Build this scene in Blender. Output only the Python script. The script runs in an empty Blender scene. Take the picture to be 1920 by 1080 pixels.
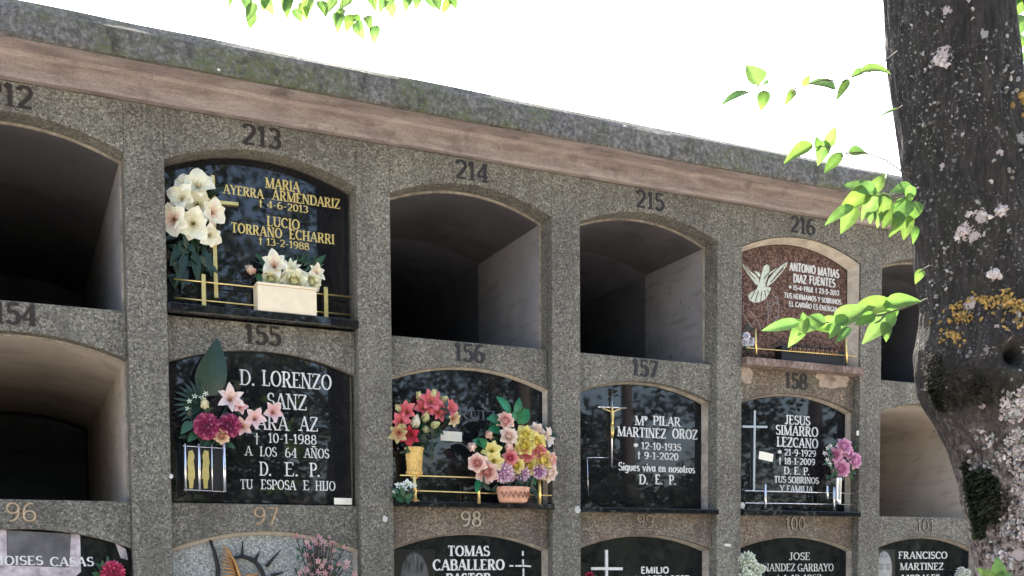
import bpy, math, random
from mathutils import Vector, Matrix, noise
R = math.radians
S = bpy.context.scene
COL = S.collection
random.seed(7)

# ------------------------------------------------------------------ camera
CAM = Vector((-0.4156, -4.0787, 1.6111))
YAW, PITCH, ROLL, FPX, PPY = 0.4400, -0.0509, -0.0061, 2010.4, 1166.3
_f = Vector((math.sin(YAW)*math.cos(PITCH), math.cos(YAW)*math.cos(PITCH), math.sin(PITCH)))
_r0 = Vector((math.cos(YAW), -math.sin(YAW), 0)); _u0 = _r0.cross(_f)
_r = math.cos(ROLL)*_r0 + math.sin(ROLL)*_u0
_u = -math.sin(ROLL)*_r0 + math.cos(ROLL)*_u0
cd = bpy.data.cameras.new('camera'); cam = bpy.data.objects.new('camera', cd); COL.objects.link(cam)
cam.matrix_world = Matrix(((_r.x, _u.x, -_f.x, CAM.x), (_r.y, _u.y, -_f.y, CAM.y), (_r.z, _u.z, -_f.z, CAM.z), (0, 0, 0, 1)))
cd.sensor_width = 36; cd.lens = FPX/1920*36; cd.shift_y = (PPY-540)/1920
cd.clip_start = 0.05; cd.clip_end = 500
S.camera = cam

# ------------------------------------------------------------------ light
SUN_EL, SUN_AZ = R(52), R(24)          # azimuth from +y (behind the wall) towards +x
w = bpy.data.worlds.new('World'); S.world = w; w.use_nodes = True
nt = w.node_tree; bg = nt.nodes['Background']
sky = nt.nodes.new('ShaderNodeTexSky'); sky.sky_type = 'NISHITA'; sky.sun_disc = False
sky.sun_elevation = SUN_EL; sky.sun_rotation = SUN_AZ; sky.dust_density = 4.0; sky.ozone_density = 1.0; sky.air_density = 1.0
nt.links.new(sky.outputs[0], bg.inputs[0]); bg.inputs[1].default_value = 0.15
sl = bpy.data.lights.new('sun', 'SUN'); sl.energy = 4.5; sl.angle = R(0.5); sl.color = (1.0, 0.94, 0.84)
so = bpy.data.objects.new('sun', sl); COL.objects.link(so)
sd = Vector((math.sin(SUN_AZ)*math.cos(SUN_EL), math.cos(SUN_AZ)*math.cos(SUN_EL), math.sin(SUN_EL)))
so.rotation_euler = sd.to_track_quat('Z', 'Y').to_euler(); so.location = (4, 12, 14)
vs = S.view_settings; vs.view_transform = 'Standard'; vs.look = 'None'; vs.gamma = 1; vs.exposure = 2.25
S.cycles.max_bounces = 8; S.cycles.diffuse_bounces = 5; S.cycles.use_denoising = True

def at(px, py, y):
    "point on the plane y = const seen at a pixel of the 1920x1080 photograph"
    d = _f + (px-960)/FPX*_r - (py-PPY)/FPX*_u
    return CAM + d*((y-CAM.y)/d.y)
def atd(px, py, dist):
    return CAM + (_f + (px-960)/FPX*_r - (py-PPY)/FPX*_u)*dist
def mpp(p): return (Vector(p)-CAM).dot(_f)/FPX

# ------------------------------------------------------------------ materials
def nodes(name):
    m = bpy.data.materials.new(name); m.use_nodes = True
    t = m.node_tree; b = t.nodes['Principled BSDF']
    return m, t, b
def N(t, kind, **kw):
    n = t.nodes.new(kind)
    for k, v in kw.items(): setattr(n, k, v)
    return n
def pos(t, scale=(1, 1, 1)):
    g = N(t, 'ShaderNodeNewGeometry'); mp = N(t, 'ShaderNodeMapping'); mp.inputs['Scale'].default_value = scale
    t.links.new(g.outputs['Position'], mp.inputs[0]); return mp.outputs[0]
def noi(t, v, scale, detail=4, rough=.6, dist=0):
    n = N(t, 'ShaderNodeTexNoise'); n.inputs['Scale'].default_value = scale; n.inputs['Detail'].default_value = detail
    n.inputs['Roughness'].default_value = rough; n.inputs['Distortion'].default_value = dist
    if v is not None: t.links.new(v, n.inputs['Vector'])
    return n.outputs['Fac']
def vor(t, v, scale, out='Color', feature='F1'):
    n = N(t, 'ShaderNodeTexVoronoi'); n.feature = feature; n.inputs['Scale'].default_value = scale
    t.links.new(v, n.inputs['Vector']); return n.outputs[out]
def ramp(t, fac, stops, interp='LINEAR'):
    n = N(t, 'ShaderNodeValToRGB'); n.color_ramp.interpolation = interp
    e = n.color_ramp.elements
    while len(e) < len(stops): e.new(.5)
    for i, (p, c) in enumerate(stops):
        e[i].position = p; e[i].color = (c, c, c, 1) if isinstance(c, (int, float)) else (*c, 1)
    t.links.new(fac, n.inputs[0]); return n.outputs[0]
def mix(t, fac, a, b, mode='MIX'):
    n = N(t, 'ShaderNodeMix'); n.data_type = 'RGBA'; n.blend_type = mode
    for s, i in ((fac, 0), (a, 6), (b, 7)):
        if isinstance(s, (int, float)): n.inputs[i].default_value = s if i == 0 else (s, s, s, 1)
        elif isinstance(s, tuple): n.inputs[i].default_value = (*s, 1)
        else: t.links.new(s, n.inputs[i])
    return n.outputs[2]
def math_(t, op, a, b=0.5):
    n = N(t, 'ShaderNodeMath'); n.operation = op
    for s, i in ((a, 0), (b, 1)):
        if isinstance(s, (int, float)): n.inputs[i].default_value = s
        else: t.links.new(s, n.inputs[i])
    return n.outputs[0]
def bump(t, b, h, strength=.3, dist=.01):
    n = N(t, 'ShaderNodeBump'); n.inputs['Strength'].default_value = strength; n.inputs['Distance'].default_value = dist
    t.links.new(h, n.inputs['Height']); t.links.new(n.outputs[0], b.inputs['Normal'])

def m_aggregate(name='washed_aggregate_concrete', tint=(1, 1, 1)):
    m, t, b = nodes(name); p = pos(t)
    c1 = vor(t, p, 165); sep = N(t, 'ShaderNodeSeparateColor'); t.links.new(c1, sep.inputs[0])
    base = ramp(t, sep.outputs[0], [(0, (.075, .070, .060)), (.25, (.122, .116, .100)), (.6, (.168, .160, .138)), (.88, (.222, .212, .182)), (1, (.31, .295, .255))])
    fine = ramp(t, noi(t, p, 210, 2, .5), [(.3, .7), (.7, 1.25)])
    base = mix(t, 1, base, fine, 'MULTIPLY')
    big = ramp(t, noi(t, p, 2.2, 5, .6), [(.32, (.72, .70, .70)), (.68, (1.12, 1.11, 1.06))])
    base = mix(t, 1, base, big, 'MULTIPLY')
    ps = pos(t, (14, 14, 1.6))
    streak = ramp(t, noi(t, ps, 1.0, 4, .6), [(.50, 0.0), (.72, .65)])
    base = mix(t, streak, base, (.075, .07, .06))
    mot = ramp(t, noi(t, p, 9, 5, .7), [(.56, 0.0), (.72, .5)])
    base = mix(t, mot, base, (.085, .088, .065))
    if tint != (1, 1, 1):
        base = mix(t, ramp(t, noi(t, p, 5, 5, .65), [(.38, .25), (.62, .9)]), base, mix(t, 1, base, tint, 'MULTIPLY'))
        base = mix(t, ramp(t, noi(t, pos(t, (5, 5, 12)), 1.0, 5, .7), [(.52, 0), (.66, .55)]), base, (.06, .045, .036))
    t.links.new(base, b.inputs['Base Color']); b.inputs['Roughness'].default_value = .9
    b.inputs['Specular IOR Level'].default_value = .25
    bump(t, b, vor(t, p, 125, 'Distance'), .45, .004); return m
def m_coping():
    m, t, b = nodes('mossy_coping_concrete'); p = pos(t)
    base = ramp(t, noi(t, p, 60, 5, .7), [(.32, (.065, .061, .060)), (.5, (.155, .148, .143)), (.66, (.29, .275, .26))])
    mo = math_(t, 'MULTIPLY', ramp(t, noi(t, p, 5.5, 6, .65), [(.44, 0), (.60, 1)]), ramp(t, noi(t, p, 70, 3, .7), [(.38, 0), (.6, 1)]))
    base = mix(t, mo, base, (.12, .14, .055))
    pk = ramp(t, noi(t, p, 16, 6, .75), [(.54, 0), (.64, .8)])
    base = mix(t, pk, base, (.06, .06, .052))
    dk = ramp(t, noi(t, pos(t, (6, 6, 2)), 3.0, 5, .7), [(.55, 0), (.7, .7)])
    base = mix(t, dk, base, (.035, .034, .033))
    li = ramp(t, noi(t, p, 45, 4, .7), [(.66, 0), (.72, .8)])
    base = mix(t, li, base, (.42, .43, .36))
    t.links.new(base, b.inputs['Base Color']); b.inputs['Roughness'].default_value = .95
    bump(t, b, noi(t, p, 55, 6, .75), 1.0, .02); return m
def m_render(name, ca, cb, cc, sx=1.2):
    m, t, b = nodes(name); p = pos(t)
    base = ramp(t, noi(t, pos(t, (sx*2, 8, 13)), 1.6, 7, .7, .8), [(.3, ca), (.5, cb), (.7, cc)])
    base = mix(t, ramp(t, noi(t, p, 6, 6, .7), [(.56, 0), (.7, .75)]), base, tuple(x*.55 for x in ca))
    base = mix(t, 1, base, ramp(t, noi(t, p, 140, 3, .6), [(.3, .82), (.7, 1.15)]), 'MULTIPLY')
    t.links.new(base, b.inputs['Base Color']); b.inputs['Roughness'].default_value = .9
    bump(t, b, noi(t, p, 40, 6, .7), .35, .006); return m
def m_plain(name, col, rough=.5, metal=0.0, var=.25, scale=30, spec=.5):
    m, t, b = nodes(name); p = pos(t)
    c = mix(t, 1, tuple(col), ramp(t, noi(t, p, scale, 4, .6), [(.3, 1-var), (.7, 1+var*.6)]), 'MULTIPLY')
    t.links.new(c, b.inputs['Base Color']); b.inputs['Roughness'].default_value = rough; b.inputs['Metallic'].default_value = metal
    b.inputs['Specular IOR Level'].default_value = spec; return m
def m_inner(name, a, c):
    m, t, b = nodes(name); p = pos(t)
    base = ramp(t, noi(t, p, 3.2, 6, .6), [(.3, a), (.7, c)])
    base = mix(t, ramp(t, noi(t, pos(t, (1, 2, 9)), 3, 4, .6), [(.55, 0), (.62, .4)]), base, tuple(x*.7 for x in a))
    base = mix(t, ramp(t, noi(t, p, 26, 3, .5), [(.70, 0), (.74, .8)]), base, tuple(x*.35 for x in a))
    t.links.new(base, b.inputs['Base Color']); b.inputs['Roughness'].default_value = .85
    bump(t, b, noi(t, p, 25, 5, .6), .15, .005); return m
def m_granite(name, base, fleck, rough=.07, amount=.5, sc=260, coat=.0):
    m, t, b = nodes(name); p = pos(t)
    sep = N(t, 'ShaderNodeSeparateColor'); t.links.new(vor(t, p, sc), sep.inputs[0])
    c = mix(t, ramp(t, sep.outputs[0], [(1-amount, 0), (1, 1)]), base, fleck)
    dust = ramp(t, noi(t, p, 7, 5, .65), [(.5, 0), (.8, .035)])
    c = mix(t, dust, c, (.25, .24, .22))
    t.links.new(c, b.inputs['Base Color'])
    rr = ramp(t, noi(t, p, 9, 4, .6), [(.35, rough*.6), (.75, rough*1.8)])
    t.links.new(rr, b.inputs['Roughness']); b.inputs['Specular IOR Level'].default_value = .62+coat
    bump(t, b, noi(t, p, 6, 2, .5), .035, .004); return m
def m_petal(name='petal_fabric', tr=.3):
    m, t, b = nodes(name)
    a = N(t, 'ShaderNodeAttribute'); a.attribute_name = 'pigment'
    v = mix(t, 1, a.outputs['Color'], ramp(t, noi(t, pos(t), 130, 3, .6), [(.3, .85), (.7, 1.1)]), 'MULTIPLY')
    t.links.new(v, b.inputs['Base Color']); b.inputs['Roughness'].default_value = .6
    tl = N(t, 'ShaderNodeBsdfTranslucent'); t.links.new(v, tl.inputs[0])
    ms = N(t, 'ShaderNodeMixShader'); ms.inputs[0].default_value = tr
    t.links.new(b.outputs[0], ms.inputs[1]); t.links.new(tl.outputs[0], ms.inputs[2])
    t.links.new(ms.outputs[0], t.nodes['Material Output'].inputs[0]); return m
def m_leaf(name, col, tcol, tr=.45, rough=.4):
    m, t, b = nodes(name); p = pos(t)
    k = ramp(t, noi(t, p, 30, 4, .65), [(.3, .75), (.7, 1.2)])
    a = N(t, 'ShaderNodeAttribute'); a.attribute_name = 'pigment'; k = mix(t, 1, k, a.outputs['Color'], 'MULTIPLY')
    c = mix(t, 1, tuple(col), k, 'MULTIPLY'); c2 = mix(t, 1, tuple(tcol), k, 'MULTIPLY')
    t.links.new(c, b.inputs['Base Color']); b.inputs['Roughness'].default_value = rough
    tl = N(t, 'ShaderNodeBsdfTranslucent'); t.links.new(c2, tl.inputs[0])
    ms = N(t, 'ShaderNodeMixShader'); ms.inputs[0].default_value = tr
    t.links.new(b.outputs[0], ms.inputs[1]); t.links.new(tl.outputs[0], ms.inputs[2])
    t.links.new(ms.outputs[0], t.nodes['Material Output'].inputs[0]); return m

AGG = m_aggregate(); AGGRED = m_aggregate('stained_lintel_concrete', (1.18, .94, .85)); COPING = m_coping()
BAND = m_render('cornice_render', (.145, .113, .106), (.25, .202, .187), (.35, .30, .28))
CEIL = m_inner('shade_toned_vault', (.05, .047, .051), (.085, .079, .084))  # shade under the top-row vaults put into the colour
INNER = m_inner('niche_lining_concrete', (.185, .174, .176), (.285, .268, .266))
INNER2 = m_inner('bounce_toned_niche_concrete', (.36, .305, .255), (.50, .435, .365))  # lower niches: paler, warmer copy of INNER, ground light put into the colour
DEEP = m_inner('shade_toned_niche_depth', (.075, .074, .084), (.125, .124, .14))  # fall-off towards the back of the niche painted as darker concrete
LIP = m_render('mortar_lip', (.15, .13, .11), (.27, .235, .19), (.40, .35, .29), 8)
MORTAR = m_render('cream_mortar', (.30, .255, .205), (.41, .355, .29), (.52, .46, .38), 5)
BLACK = m_granite('black_granite', (.006, .0065, .008), (.016, .017, .02), .022, .4)
BROWN = m_granite('red_brown_granite', (.058, .031, .023), (.19, .118, .092), .25, .75, 120, -.55)
GREY = m_granite('grey_granite', (.17, .178, .17), (.44, .455, .435), .25, .8, 210, -.5)
LEDGE_RED = m_render('stained_stone_ledge', (.09, .055, .045), (.17, .115, .095), (.33, .27, .22), 9)
LEDGE_RED2 = m_render('worn_lintel_plaster', (.20, .16, .13), (.36, .29, .24), (.48, .41, .34), 6)
GOLD = m_plain('gilded_letters', (.80, .58, .20), .35, .6, .2, 60)
BRASS = m_plain('brass', (.83, .62, .24), .28, .85, .15, 40)
SILVER = m_plain('steel', (.72, .72, .74), .25, .9, .12, 40)
WHITE = m_plain('white_paint', (.62, .62, .60), .5, 0, .22, 80)
CHALK = m_plain('worn_white_paint', (.58, .57, .54), .6, 0, .3, 90)
FADED = m_plain('faded_letters', (.10, .10, .12), .5, 0, .5, 60)
NUMDARK = m_plain('dark_number_paint', (.022, .021, .024), .8, 0, .5, 80)
NUMTAN = m_plain('ochre_number_paint', (.30, .18, .07), .8, 0, .5, 80)
NUMPALE = m_plain('pale_number_paint', (.42, .37, .30), .8, 0, .3, 80)
NUMBROWN = m_plain('brown_number_paint', (.022, .016, .013), .8, 0, .5, 80)
PAPER = m_plain('paper_label', (.78, .75, .64), .7, 0, .08, 50)
IRON = m_plain('black_iron', (.012, .012, .013), .5, .3, .2, 30)
CREAM = m_plain('cream_plastic', (.72, .62, .45), .45, 0, .08, 20)
TERRA = m_render('pink_wicker', (.42, .20, .13), (.58, .30, .20), (.70, .42, .30), 20)
WICKER = m_render('golden_wicker', (.42, .24, .06), (.62, .40, .12), (.75, .55, .22), 20)
PETAL = m_petal(); PETALTHIN = m_petal('thin_petal', .4)
FOIL = m_leaf('artificial_leaf', (.02, .075, .035), (.03, .12, .04), .15, .45)
EMER = m_leaf('emerald_leaf', (.01, .16, .07), (.02, .20, .08), .2, .4)
DKLEAF = m_leaf('dark_palm_leaf', (.010, .030, .018), (.015, .045, .02), .12, .4)
TREELEAF = m_leaf('beech_leaf', (.075, .14, .035), (.20, .36, .085), .5, .5)
FARLEAF = m_leaf('far_leaf', (.016, .03, .013), (.035, .06, .015), .25, .6)
TWIG = m_plain('twig_bark', (.07, .055, .045), .8, 0, .4, 60)

# ------------------------------------------------------------------ mesh builder
class MB:
    def __init__(s): s.v = []; s.f = []; s.m = []; s.c = []; s.smooth = []; s.lines = []
    def add(s, verts, faces, mi=0, cols=None, smooth=False, M=None):
        o = len(s.v)
        s.v += [tuple(M @ Vector(p)) if M is not None else tuple(p) for p in verts]
        s.c += cols if cols else [(1, 1, 1)]*len(verts)
        for fa in faces:
            s.f.append(tuple(i+o for i in fa)); s.m.append(mi); s.smooth.append(smooth)
        return s
    def merge(s, o, M=None, mi=None):
        k = len(s.v); s.v += [tuple(M @ Vector(p)) if M is not None else p for p in o.v]; s.c += o.c
        s.f += [tuple(i+k for i in fa) for fa in o.f]; s.m += [x if mi is None else mi for x in o.m]; s.smooth += o.smooth
        return s
    def box(s, a, b, mi=0, M=None):
        x0, y0, z0 = a; x1, y1, z1 = b
        vv = [(x0, y0, z0), (x1, y0, z0), (x1, y1, z0), (x0, y1, z0), (x0, y0, z1), (x1, y0, z1), (x1, y1, z1), (x0, y1, z1)]
        return s.add(vv, [(3, 2, 1, 0), (4, 5, 6, 7), (0, 1, 5, 4), (1, 2, 6, 5), (2, 3, 7, 6), (3, 0, 4, 7)], mi, M=M)
    def prism(s, poly, y0, y1, mi=0, M=None):
        "polygon in xz (anticlockwise seen from -y), front face at y0, back at y1"
        n = len(poly); vv = [(x, y0, z) for x, z in poly] + [(x, y1, z) for x, z in poly]
        ff = [tuple(range(n)), tuple(range(2*n-1, n-1, -1))] + [(i, i+n, (i+1) % n+n, (i+1) % n) for i in range(n)]
        return s.add(vv, ff, mi, M=M)
    def tube(s, pts, rad, n=8, mi=0, smooth=True, col=None, cap=True):
        pts = [Vector(p) for p in pts]; k = len(pts)
        rr = rad if isinstance(rad, (list, tuple)) else [rad]*k
        vv = []; ref = None
        for i, p in enumerate(pts):
            d = (pts[min(i+1, k-1)]-pts[max(i-1, 0)]).normalized()
            if ref is None:
                ref = d.orthogonal().normalized()
            ref = (ref-d*ref.dot(d)).normalized(); q = d.cross(ref)
            for j in range(n):
                a = 2*math.pi*j/n; vv.append(p+(ref*math.cos(a)+q*math.sin(a))*rr[i])
        ff = [(i*n+j, i*n+(j+1) % n, (i+1)*n+(j+1) % n, (i+1)*n+j) for i in range(k-1) for j in range(n)]
        if cap: ff += [tuple(range(n-1, -1, -1)), tuple(range((k-1)*n, k*n))]
        return s.add(vv, ff, mi, [col]*len(vv) if col else None, smooth)
    def lathe(s, prof, n=24, mi=0, M=None, col=None):
        vv = [(r*math.cos(2*math.pi*j/n), r*math.sin(2*math.pi*j/n), z) for r, z in prof for j in range(n)]
        ff = [(i*n+j, i*n+(j+1) % n, (i+1)*n+(j+1) % n, (i+1)*n+j) for i in range(len(prof)-1) for j in range(n)]
        return s.add(vv, ff, mi, [col]*len(vv) if col else None, True, M)
    def build(s, name, mats, parent=None, bevel=0, org=None):
        mats = mats if isinstance(mats, (list, tuple)) else [mats]
        base = Vector(parent.matrix_world.translation) if parent else (Vector(org) if org else Vector((0, 0, 0)))
        me = bpy.data.meshes.new(name)
        me.from_pydata([tuple(Vector(p)-base) for p in s.v], [], s.f)
        for m in mats: me.materials.append(m)
        me.polygons.foreach_set('material_index', s.m); me.polygons.foreach_set('use_smooth', s.smooth)
        ca = me.color_attributes.new('pigment', 'FLOAT_COLOR', 'POINT')
        ca.data.foreach_set('color', [x for c in s.c for x in (c[0], c[1], c[2], 1)])
        me.update()
        o = bpy.data.objects.new(name, me); COL.objects.link(o)
        if parent: o.parent = parent; o.matrix_world = Matrix.Translation(base)
        else: o.location = base
        if bevel:
            b = o.modifiers.new('bevel', 'BEVEL'); b.width = bevel; b.segments = 2; b.limit_method = 'ANGLE'; b.angle_limit = R(40)
        return o
def fixed(o):
    "parents resolve their world matrix at once"
    bpy.context.view_layer.update(); return o
def thing(name, label, cat, loc, group=None):
    o = bpy.data.objects.new(name, None); COL.objects.link(o); o.location = loc
    o.empty_display_size = .1; o['label'] = label; o['category'] = cat
    if group: o['group'] = group
    o.matrix_world = Matrix.Translation(Vector(loc)); return o

# ------------------------------------------------------------------ lettering (own stroke alphabet)
def arc(cx, cy, rx, ry, a0, a1, n=14):
    return [(cx+rx*math.cos(R(a0+(a1-a0)*i/n)), cy+ry*math.sin(R(a0+(a1-a0)*i/n))) for i in range(n+1)]
def V(x, a=0, b=1, sf=3): return ('v', x, a, b, sf)           # thick stem; sf bit1 foot bit2 head serif
def W(x, a=0, b=1, sf=3): return ('w', x, a, b, sf)           # thin stem
def D(x0, y0, x1, y1, k): return ('d', x0, y0, x1, y1, k)     # diagonal, k thick/thin
def H(y, x0, x1): return ('h', y, x0, x1)
def C(pts): return ('c', pts)
GL = {
 'A': (.80, [D(.08, 0, .39, .98, 0), D(.40, 1, .70, 0, 1), H(.34, .19, .58), ('s', .08, 0), ('s', .70, 0)]),
 'B': (.70, [V(.16), C([(.16, .97), (.34, .97)]+arc(.36, .75, .20, .22, 90, -90)+[(.16, .53)]), C([(.16, .53), (.36, .53)]+arc(.38, .28, .22, .25, 90, -90)+[(.16, .03)])]),
 'C': (.74, [C(arc(.42, .5, .32, .47, 45, 315, 22)), ('t', .655, .82)]),
 'D': (.80, [V(.16), C([(.16, .97), (.32, .97)]+arc(.34, .5, .36, .47, 90, -90, 20)+[(.16, .03)])]),
 'E': (.66, [V(.16), H(.97, .16, .56), H(.52, .16, .46), H(.03, .16, .58), ('t', .55, .88), ('t', .57, .12)]),
 'F': (.62, [V(.16), H(.97, .16, .55), H(.52, .16, .45), ('t', .54, .88)]),
 'G': (.80, [C(arc(.42, .5, .32, .47, 45, 315, 22)), V(.66, .05, .42, 2), ('t', .655, .82)]),
 'H': (.84, [V(.16), V(.66), H(.5, .16, .66)]),
 'I': (.34, [V(.17)]),
 'J': (.50, [V(.32, .2, 1, 2), C(arc(.18, .22, .14, .20, 0, -150))]),
 'L': (.62, [V(.16), H(.03, .16, .56), ('t', .55, .13)]),
 'M': (1.0, [W(.14), D(.14, 1, .48, .02, 1), D(.82, 1, .48, .02, 0), V(.84)]),
 'N': (.84, [W(.14), D(.14, 1, .68, 0, 1), W(.68)]),
 'O': (.84, [C(arc(.42, .5, .32, .47, 0, 360, 30))]),
 'P': (.66, [V(.16), C([(.16, .97), (.34, .97)]+arc(.36, .72, .22, .25, 90, -90)+[(.16, .47)])]),
 'R': (.76, [V(.16), C([(.16, .97), (.34, .97)]+arc(.36, .74, .20, .23, 90, -90)+[(.16, .51)]), D(.36, .51, .64, 0, 1), ('s', .66, 0)]),
 'S': (.60, [C(arc(.31, .74, .20, .23, 40, 270, 14)+arc(.31, .27, .22, .24, 90, -140, 16)), ('t', .48, .84), ('t', .10, .16)]),
 'T': (.70, [V(.35, 0, 1, 1), H(.97, .06, .64), ('t', .07, .88), ('t', .63, .88)]),
 'U': (.80, [V(.16, .3, 1, 2), C(arc(.41, .32, .25, .29, 180, 360, 16)), W(.66, .3, 1, 2)]),
 'V': (.78, [D(.08, 1, .38, 0, 1), D(.70, 1, .38, 0, 0), ('s', .08, 1), ('s', .70, 1)]),
 'X': (.78, [D(.10, 1, .66, 0, 1), D(.66, 1, .10, 0, 0)]),
 'Y': (.76, [D(.08, 1, .38, .46, 1), D(.68, 1, .38, .46, 0), V(.38, 0, .48, 1), ('s', .08, 1), ('s', .68, 1)]),
 'Z': (.70, [H(.97, .08, .60), D(.60, .97, .08, .03, 1), H(.03, .08, .62), ('t', .09, .88), ('t', .61, .12)]),
 '0': (.60, [C(arc(.30, .5, .21, .47, 0, 360, 26))]),
 '1': (.44, [V(.24, 0, 1, 1), D(.24, .98, .08, .80, 1)]),
 '2': (.60, [C(arc(.30, .72, .21, .25, 165, -25, 14)+[(.36, .40), (.10, .06)]), H(.05, .08, .53)]),
 '3': (.58, [C(arc(.27, .75, .19, .22, 150, -90, 14)), C(arc(.27, .28, .22, .25, 90, -150, 16))]),
 '4': (.62, [V(.42, 0, 1, 1), D(.42, .98, .06, .30, 0), H(.28, .06, .56)]),
 '5': (.58, [D(.14, .97, .14, .55, 0), H(.95, .14, .50), C([(.14, .54)]+arc(.28, .32, .22, .29, 110, -150, 16))]),
 '6': (.60, [C(arc(.30, .30, .21, .27, 0, 360, 20)), C([(.09, .30)]+arc(.36, .42, .27, .55, 175, 75, 10))]),
 '7': (.56, [H(.95, .07, .50), D(.49, .95, .22, 0, 1), ('t', .08, .86)]),
 '8': (.60, [C(arc(.30, .75, .17, .22, 0, 360, 18)), C(arc(.30, .27, .21, .25, 0, 360, 20))]),
 '9': (.60, [C(arc(.30, .70, .21, .27, 0, 360, 20)), C([(.51, .70)]+arc(.24, .58, .27, .55, -5, -105, 10))]),
 '-': (.42, [H(.42, .08, .34)]), '.': (.26, [('p', .12, .07)]), ' ': (.36, []),
 '+': (.50, [V(.25, -.08, 1, 0), H(.68, .06, .44)]),                     # dagger
 '*': (.56, [D(.28, .20, .28, .85, 1), D(.02, .37, .54, .68, 1), D(.02, .68, .54, .37, 1)]),
 'a': (.52, [C(arc(.24, .32, .17, .30, 0, 360, 18)), V(.41, 0, .62, 0)]),
 'e': (.50, [C(arc(.25, .32, .18, .30, 20, 320, 18)), H(.34, .08, .42)]),
 'g': (.52, [C(arc(.24, .34, .17, .28, 0, 360, 18)), V(.41, -.1, .62, 0), C(arc(.24, -.1, .17, .15, 0, -150))]),
 'i': (.28, [V(.14, 0, .62, 1), ('p', .14, .85)]),
 'n': (.56, [V(.12, 0, .62, 1), C(arc(.27, .40, .15, .20, 180, 0)), V(.42, 0, .42, 1)]),
 'o': (.52, [C(arc(.26, .32, .18, .30, 0, 360, 18))]),
 'r': (.42, [V(.12, 0, .62, 1), C(arc(.28, .40, .16, .18, 180, 50))]),
 's': (.42, [C(arc(.21, .46, .13, .15, 40, 270, 10)+arc(.21, .16, .14, .15, 90, -140, 10))]),
 't': (.36, [V(.16, .1, .88, 0), H(.60, .04, .32), C(arc(.26, .14, .10, .12, 180, 290))]),
 'u': (.56, [V(.12, .2, .62, 0), C(arc(.27, .2, .15, .18, 180, 360)), V(.42, 0, .62, 0)]),
 'v': (.50, [D(.06, .62, .25, 0, 1), D(.44, .62, .25, 0, 0)]),
}
GL['Ñ'] = (.84, GL['N'][1]+[D(.20, 1.13, .36, 1.22, 1), D(.36, 1.22, .48, 1.13, 1), D(.48, 1.13, .62, 1.22, 1)])
GL['ª'] = (.36, [C(arc(.16, .84, .10, .14, 0, 360, 12)), H(.62, .05, .28)])

def strokes(ch, T, t, serif):
    adv, ops = GL[ch]; out = []
    def seg(p, q, wd): out.append(([p, q], [wd, wd]))
    sl_ = .155
    for o in ops:
        k = o[0]
        if k in 'vw':
            wd = T if k == 'v' else t; seg((o[1], o[2]), (o[1], o[3]), wd)
            if serif:
                if o[4] & 1: seg((o[1]-sl_, o[2]+.035), (o[1]+sl_, o[2]+.035), .07)
                if o[4] & 2: seg((o[1]-sl_, o[3]-.035), (o[1]+sl_, o[3]-.035), .07)
        elif k == 'd': seg((o[1], o[2]), (o[3], o[4]), T if o[5] else t)
        elif k == 'h': seg((o[2], o[1]), (o[3], o[1]), t)
        elif k == 's':
            if serif: yy = o[2]+(.035 if o[2] < .5 else -.035); seg((o[1]-sl_, yy), (o[1]+sl_, yy), .07)
        elif k == 't':
            if serif: seg((o[1], o[2]-.10), (o[1], o[2]+.10), .05)
        elif k == 'p': seg((o[1], o[2]-.07), (o[1], o[2]+.07), .14)
        elif k == 'c':
            pts = o[1]; ws = []
            for i in range(len(pts)):
                a = pts[max(i-1, 0)]; b = pts[min(i+1, len(pts)-1)]
                L = math.hypot(b[0]-a[0], b[1]-a[1]) or 1
                ws.append(t+(T-t)*(abs(b[1]-a[1])/L)**1.3)
            out.append((pts, ws))
    return adv, out

def text(mb, s, xl, xr, zc, h, y, T=.19, t=.08, serif=True, depth=.0015, mi=0, rough=0.0):
    "letters between xl and xr, cap height h centred on zc, standing proud of plane y towards -y"
    tot = sum(GL[c][0] for c in s); sx = (xr-xl)/tot; x = xl; k = 0
    for ch in s:
        adv, st = strokes(ch, T, t, serif)
        for pts, ws in st:
            yy = y-depth-(k % 9)*.00012; k += 1
            P3 = [(x+p[0]*sx, zc+(p[1]-.5)*h) for p in pts]
            Lf, Rt = [], []
            n = len(P3); closed = n > 3 and math.hypot(P3[0][0]-P3[-1][0], P3[0][1]-P3[-1][1]) < 1e-6
            for i, p in enumerate(P3):
                a = P3[i-1] if i else (P3[-2] if closed else P3[0]); b = P3[i+1] if i < n-1 else (P3[1] if closed else P3[-1])
                dx, dz = b[0]-a[0], b[1]-a[1]; L = math.hypot(dx, dz) or 1
                # keep stroke weight in units of the cap height, but squeezed with the letter
                hx = ws[i]*.5*min(h, sx*1.25); nx, nz = -dz/L*hx, dx/L*hx
                if rough: nx *= 1+random.uniform(-rough, rough); nz *= 1+random.uniform(-rough, rough)
                Lf.append((p[0]+nx, p[1]+nz)); Rt.append((p[0]-nx, p[1]-nz))
            vv = [(a, yy, b) for a, b in Lf]+[(a, yy, b) for a, b in Rt]+[(a, y+.0005, b) for a, b in Lf]+[(a, y+.0005, b) for a, b in Rt]
            ff = []
            for i in range(n-1):
                ff += [(i, n+i, n+i+1, i+1), (i, i+1, 2*n+i+1, 2*n+i), (n+i+1, n+i, 3*n+i, 3*n+i+1)]
            if not closed: ff += [(0, 2*n, 3*n, n), (n-1, 2*n-1, 4*n-1, 3*n-1)]
            mb.add(vv, ff, mi)
        x += adv*sx
def line(mb, s, l, r, yc, hp, y, **kw):
    mb.lines.append((s, l, r, yc, hp, y, kw))
def letter_parts(mb, mat, o):
    "every line of an inscription is a part of its plaque"
    for a in mb.lines:
        m = MB(); put_line(m, *a[:6], **a[6]); m.build('lettering', mat, o)
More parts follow.
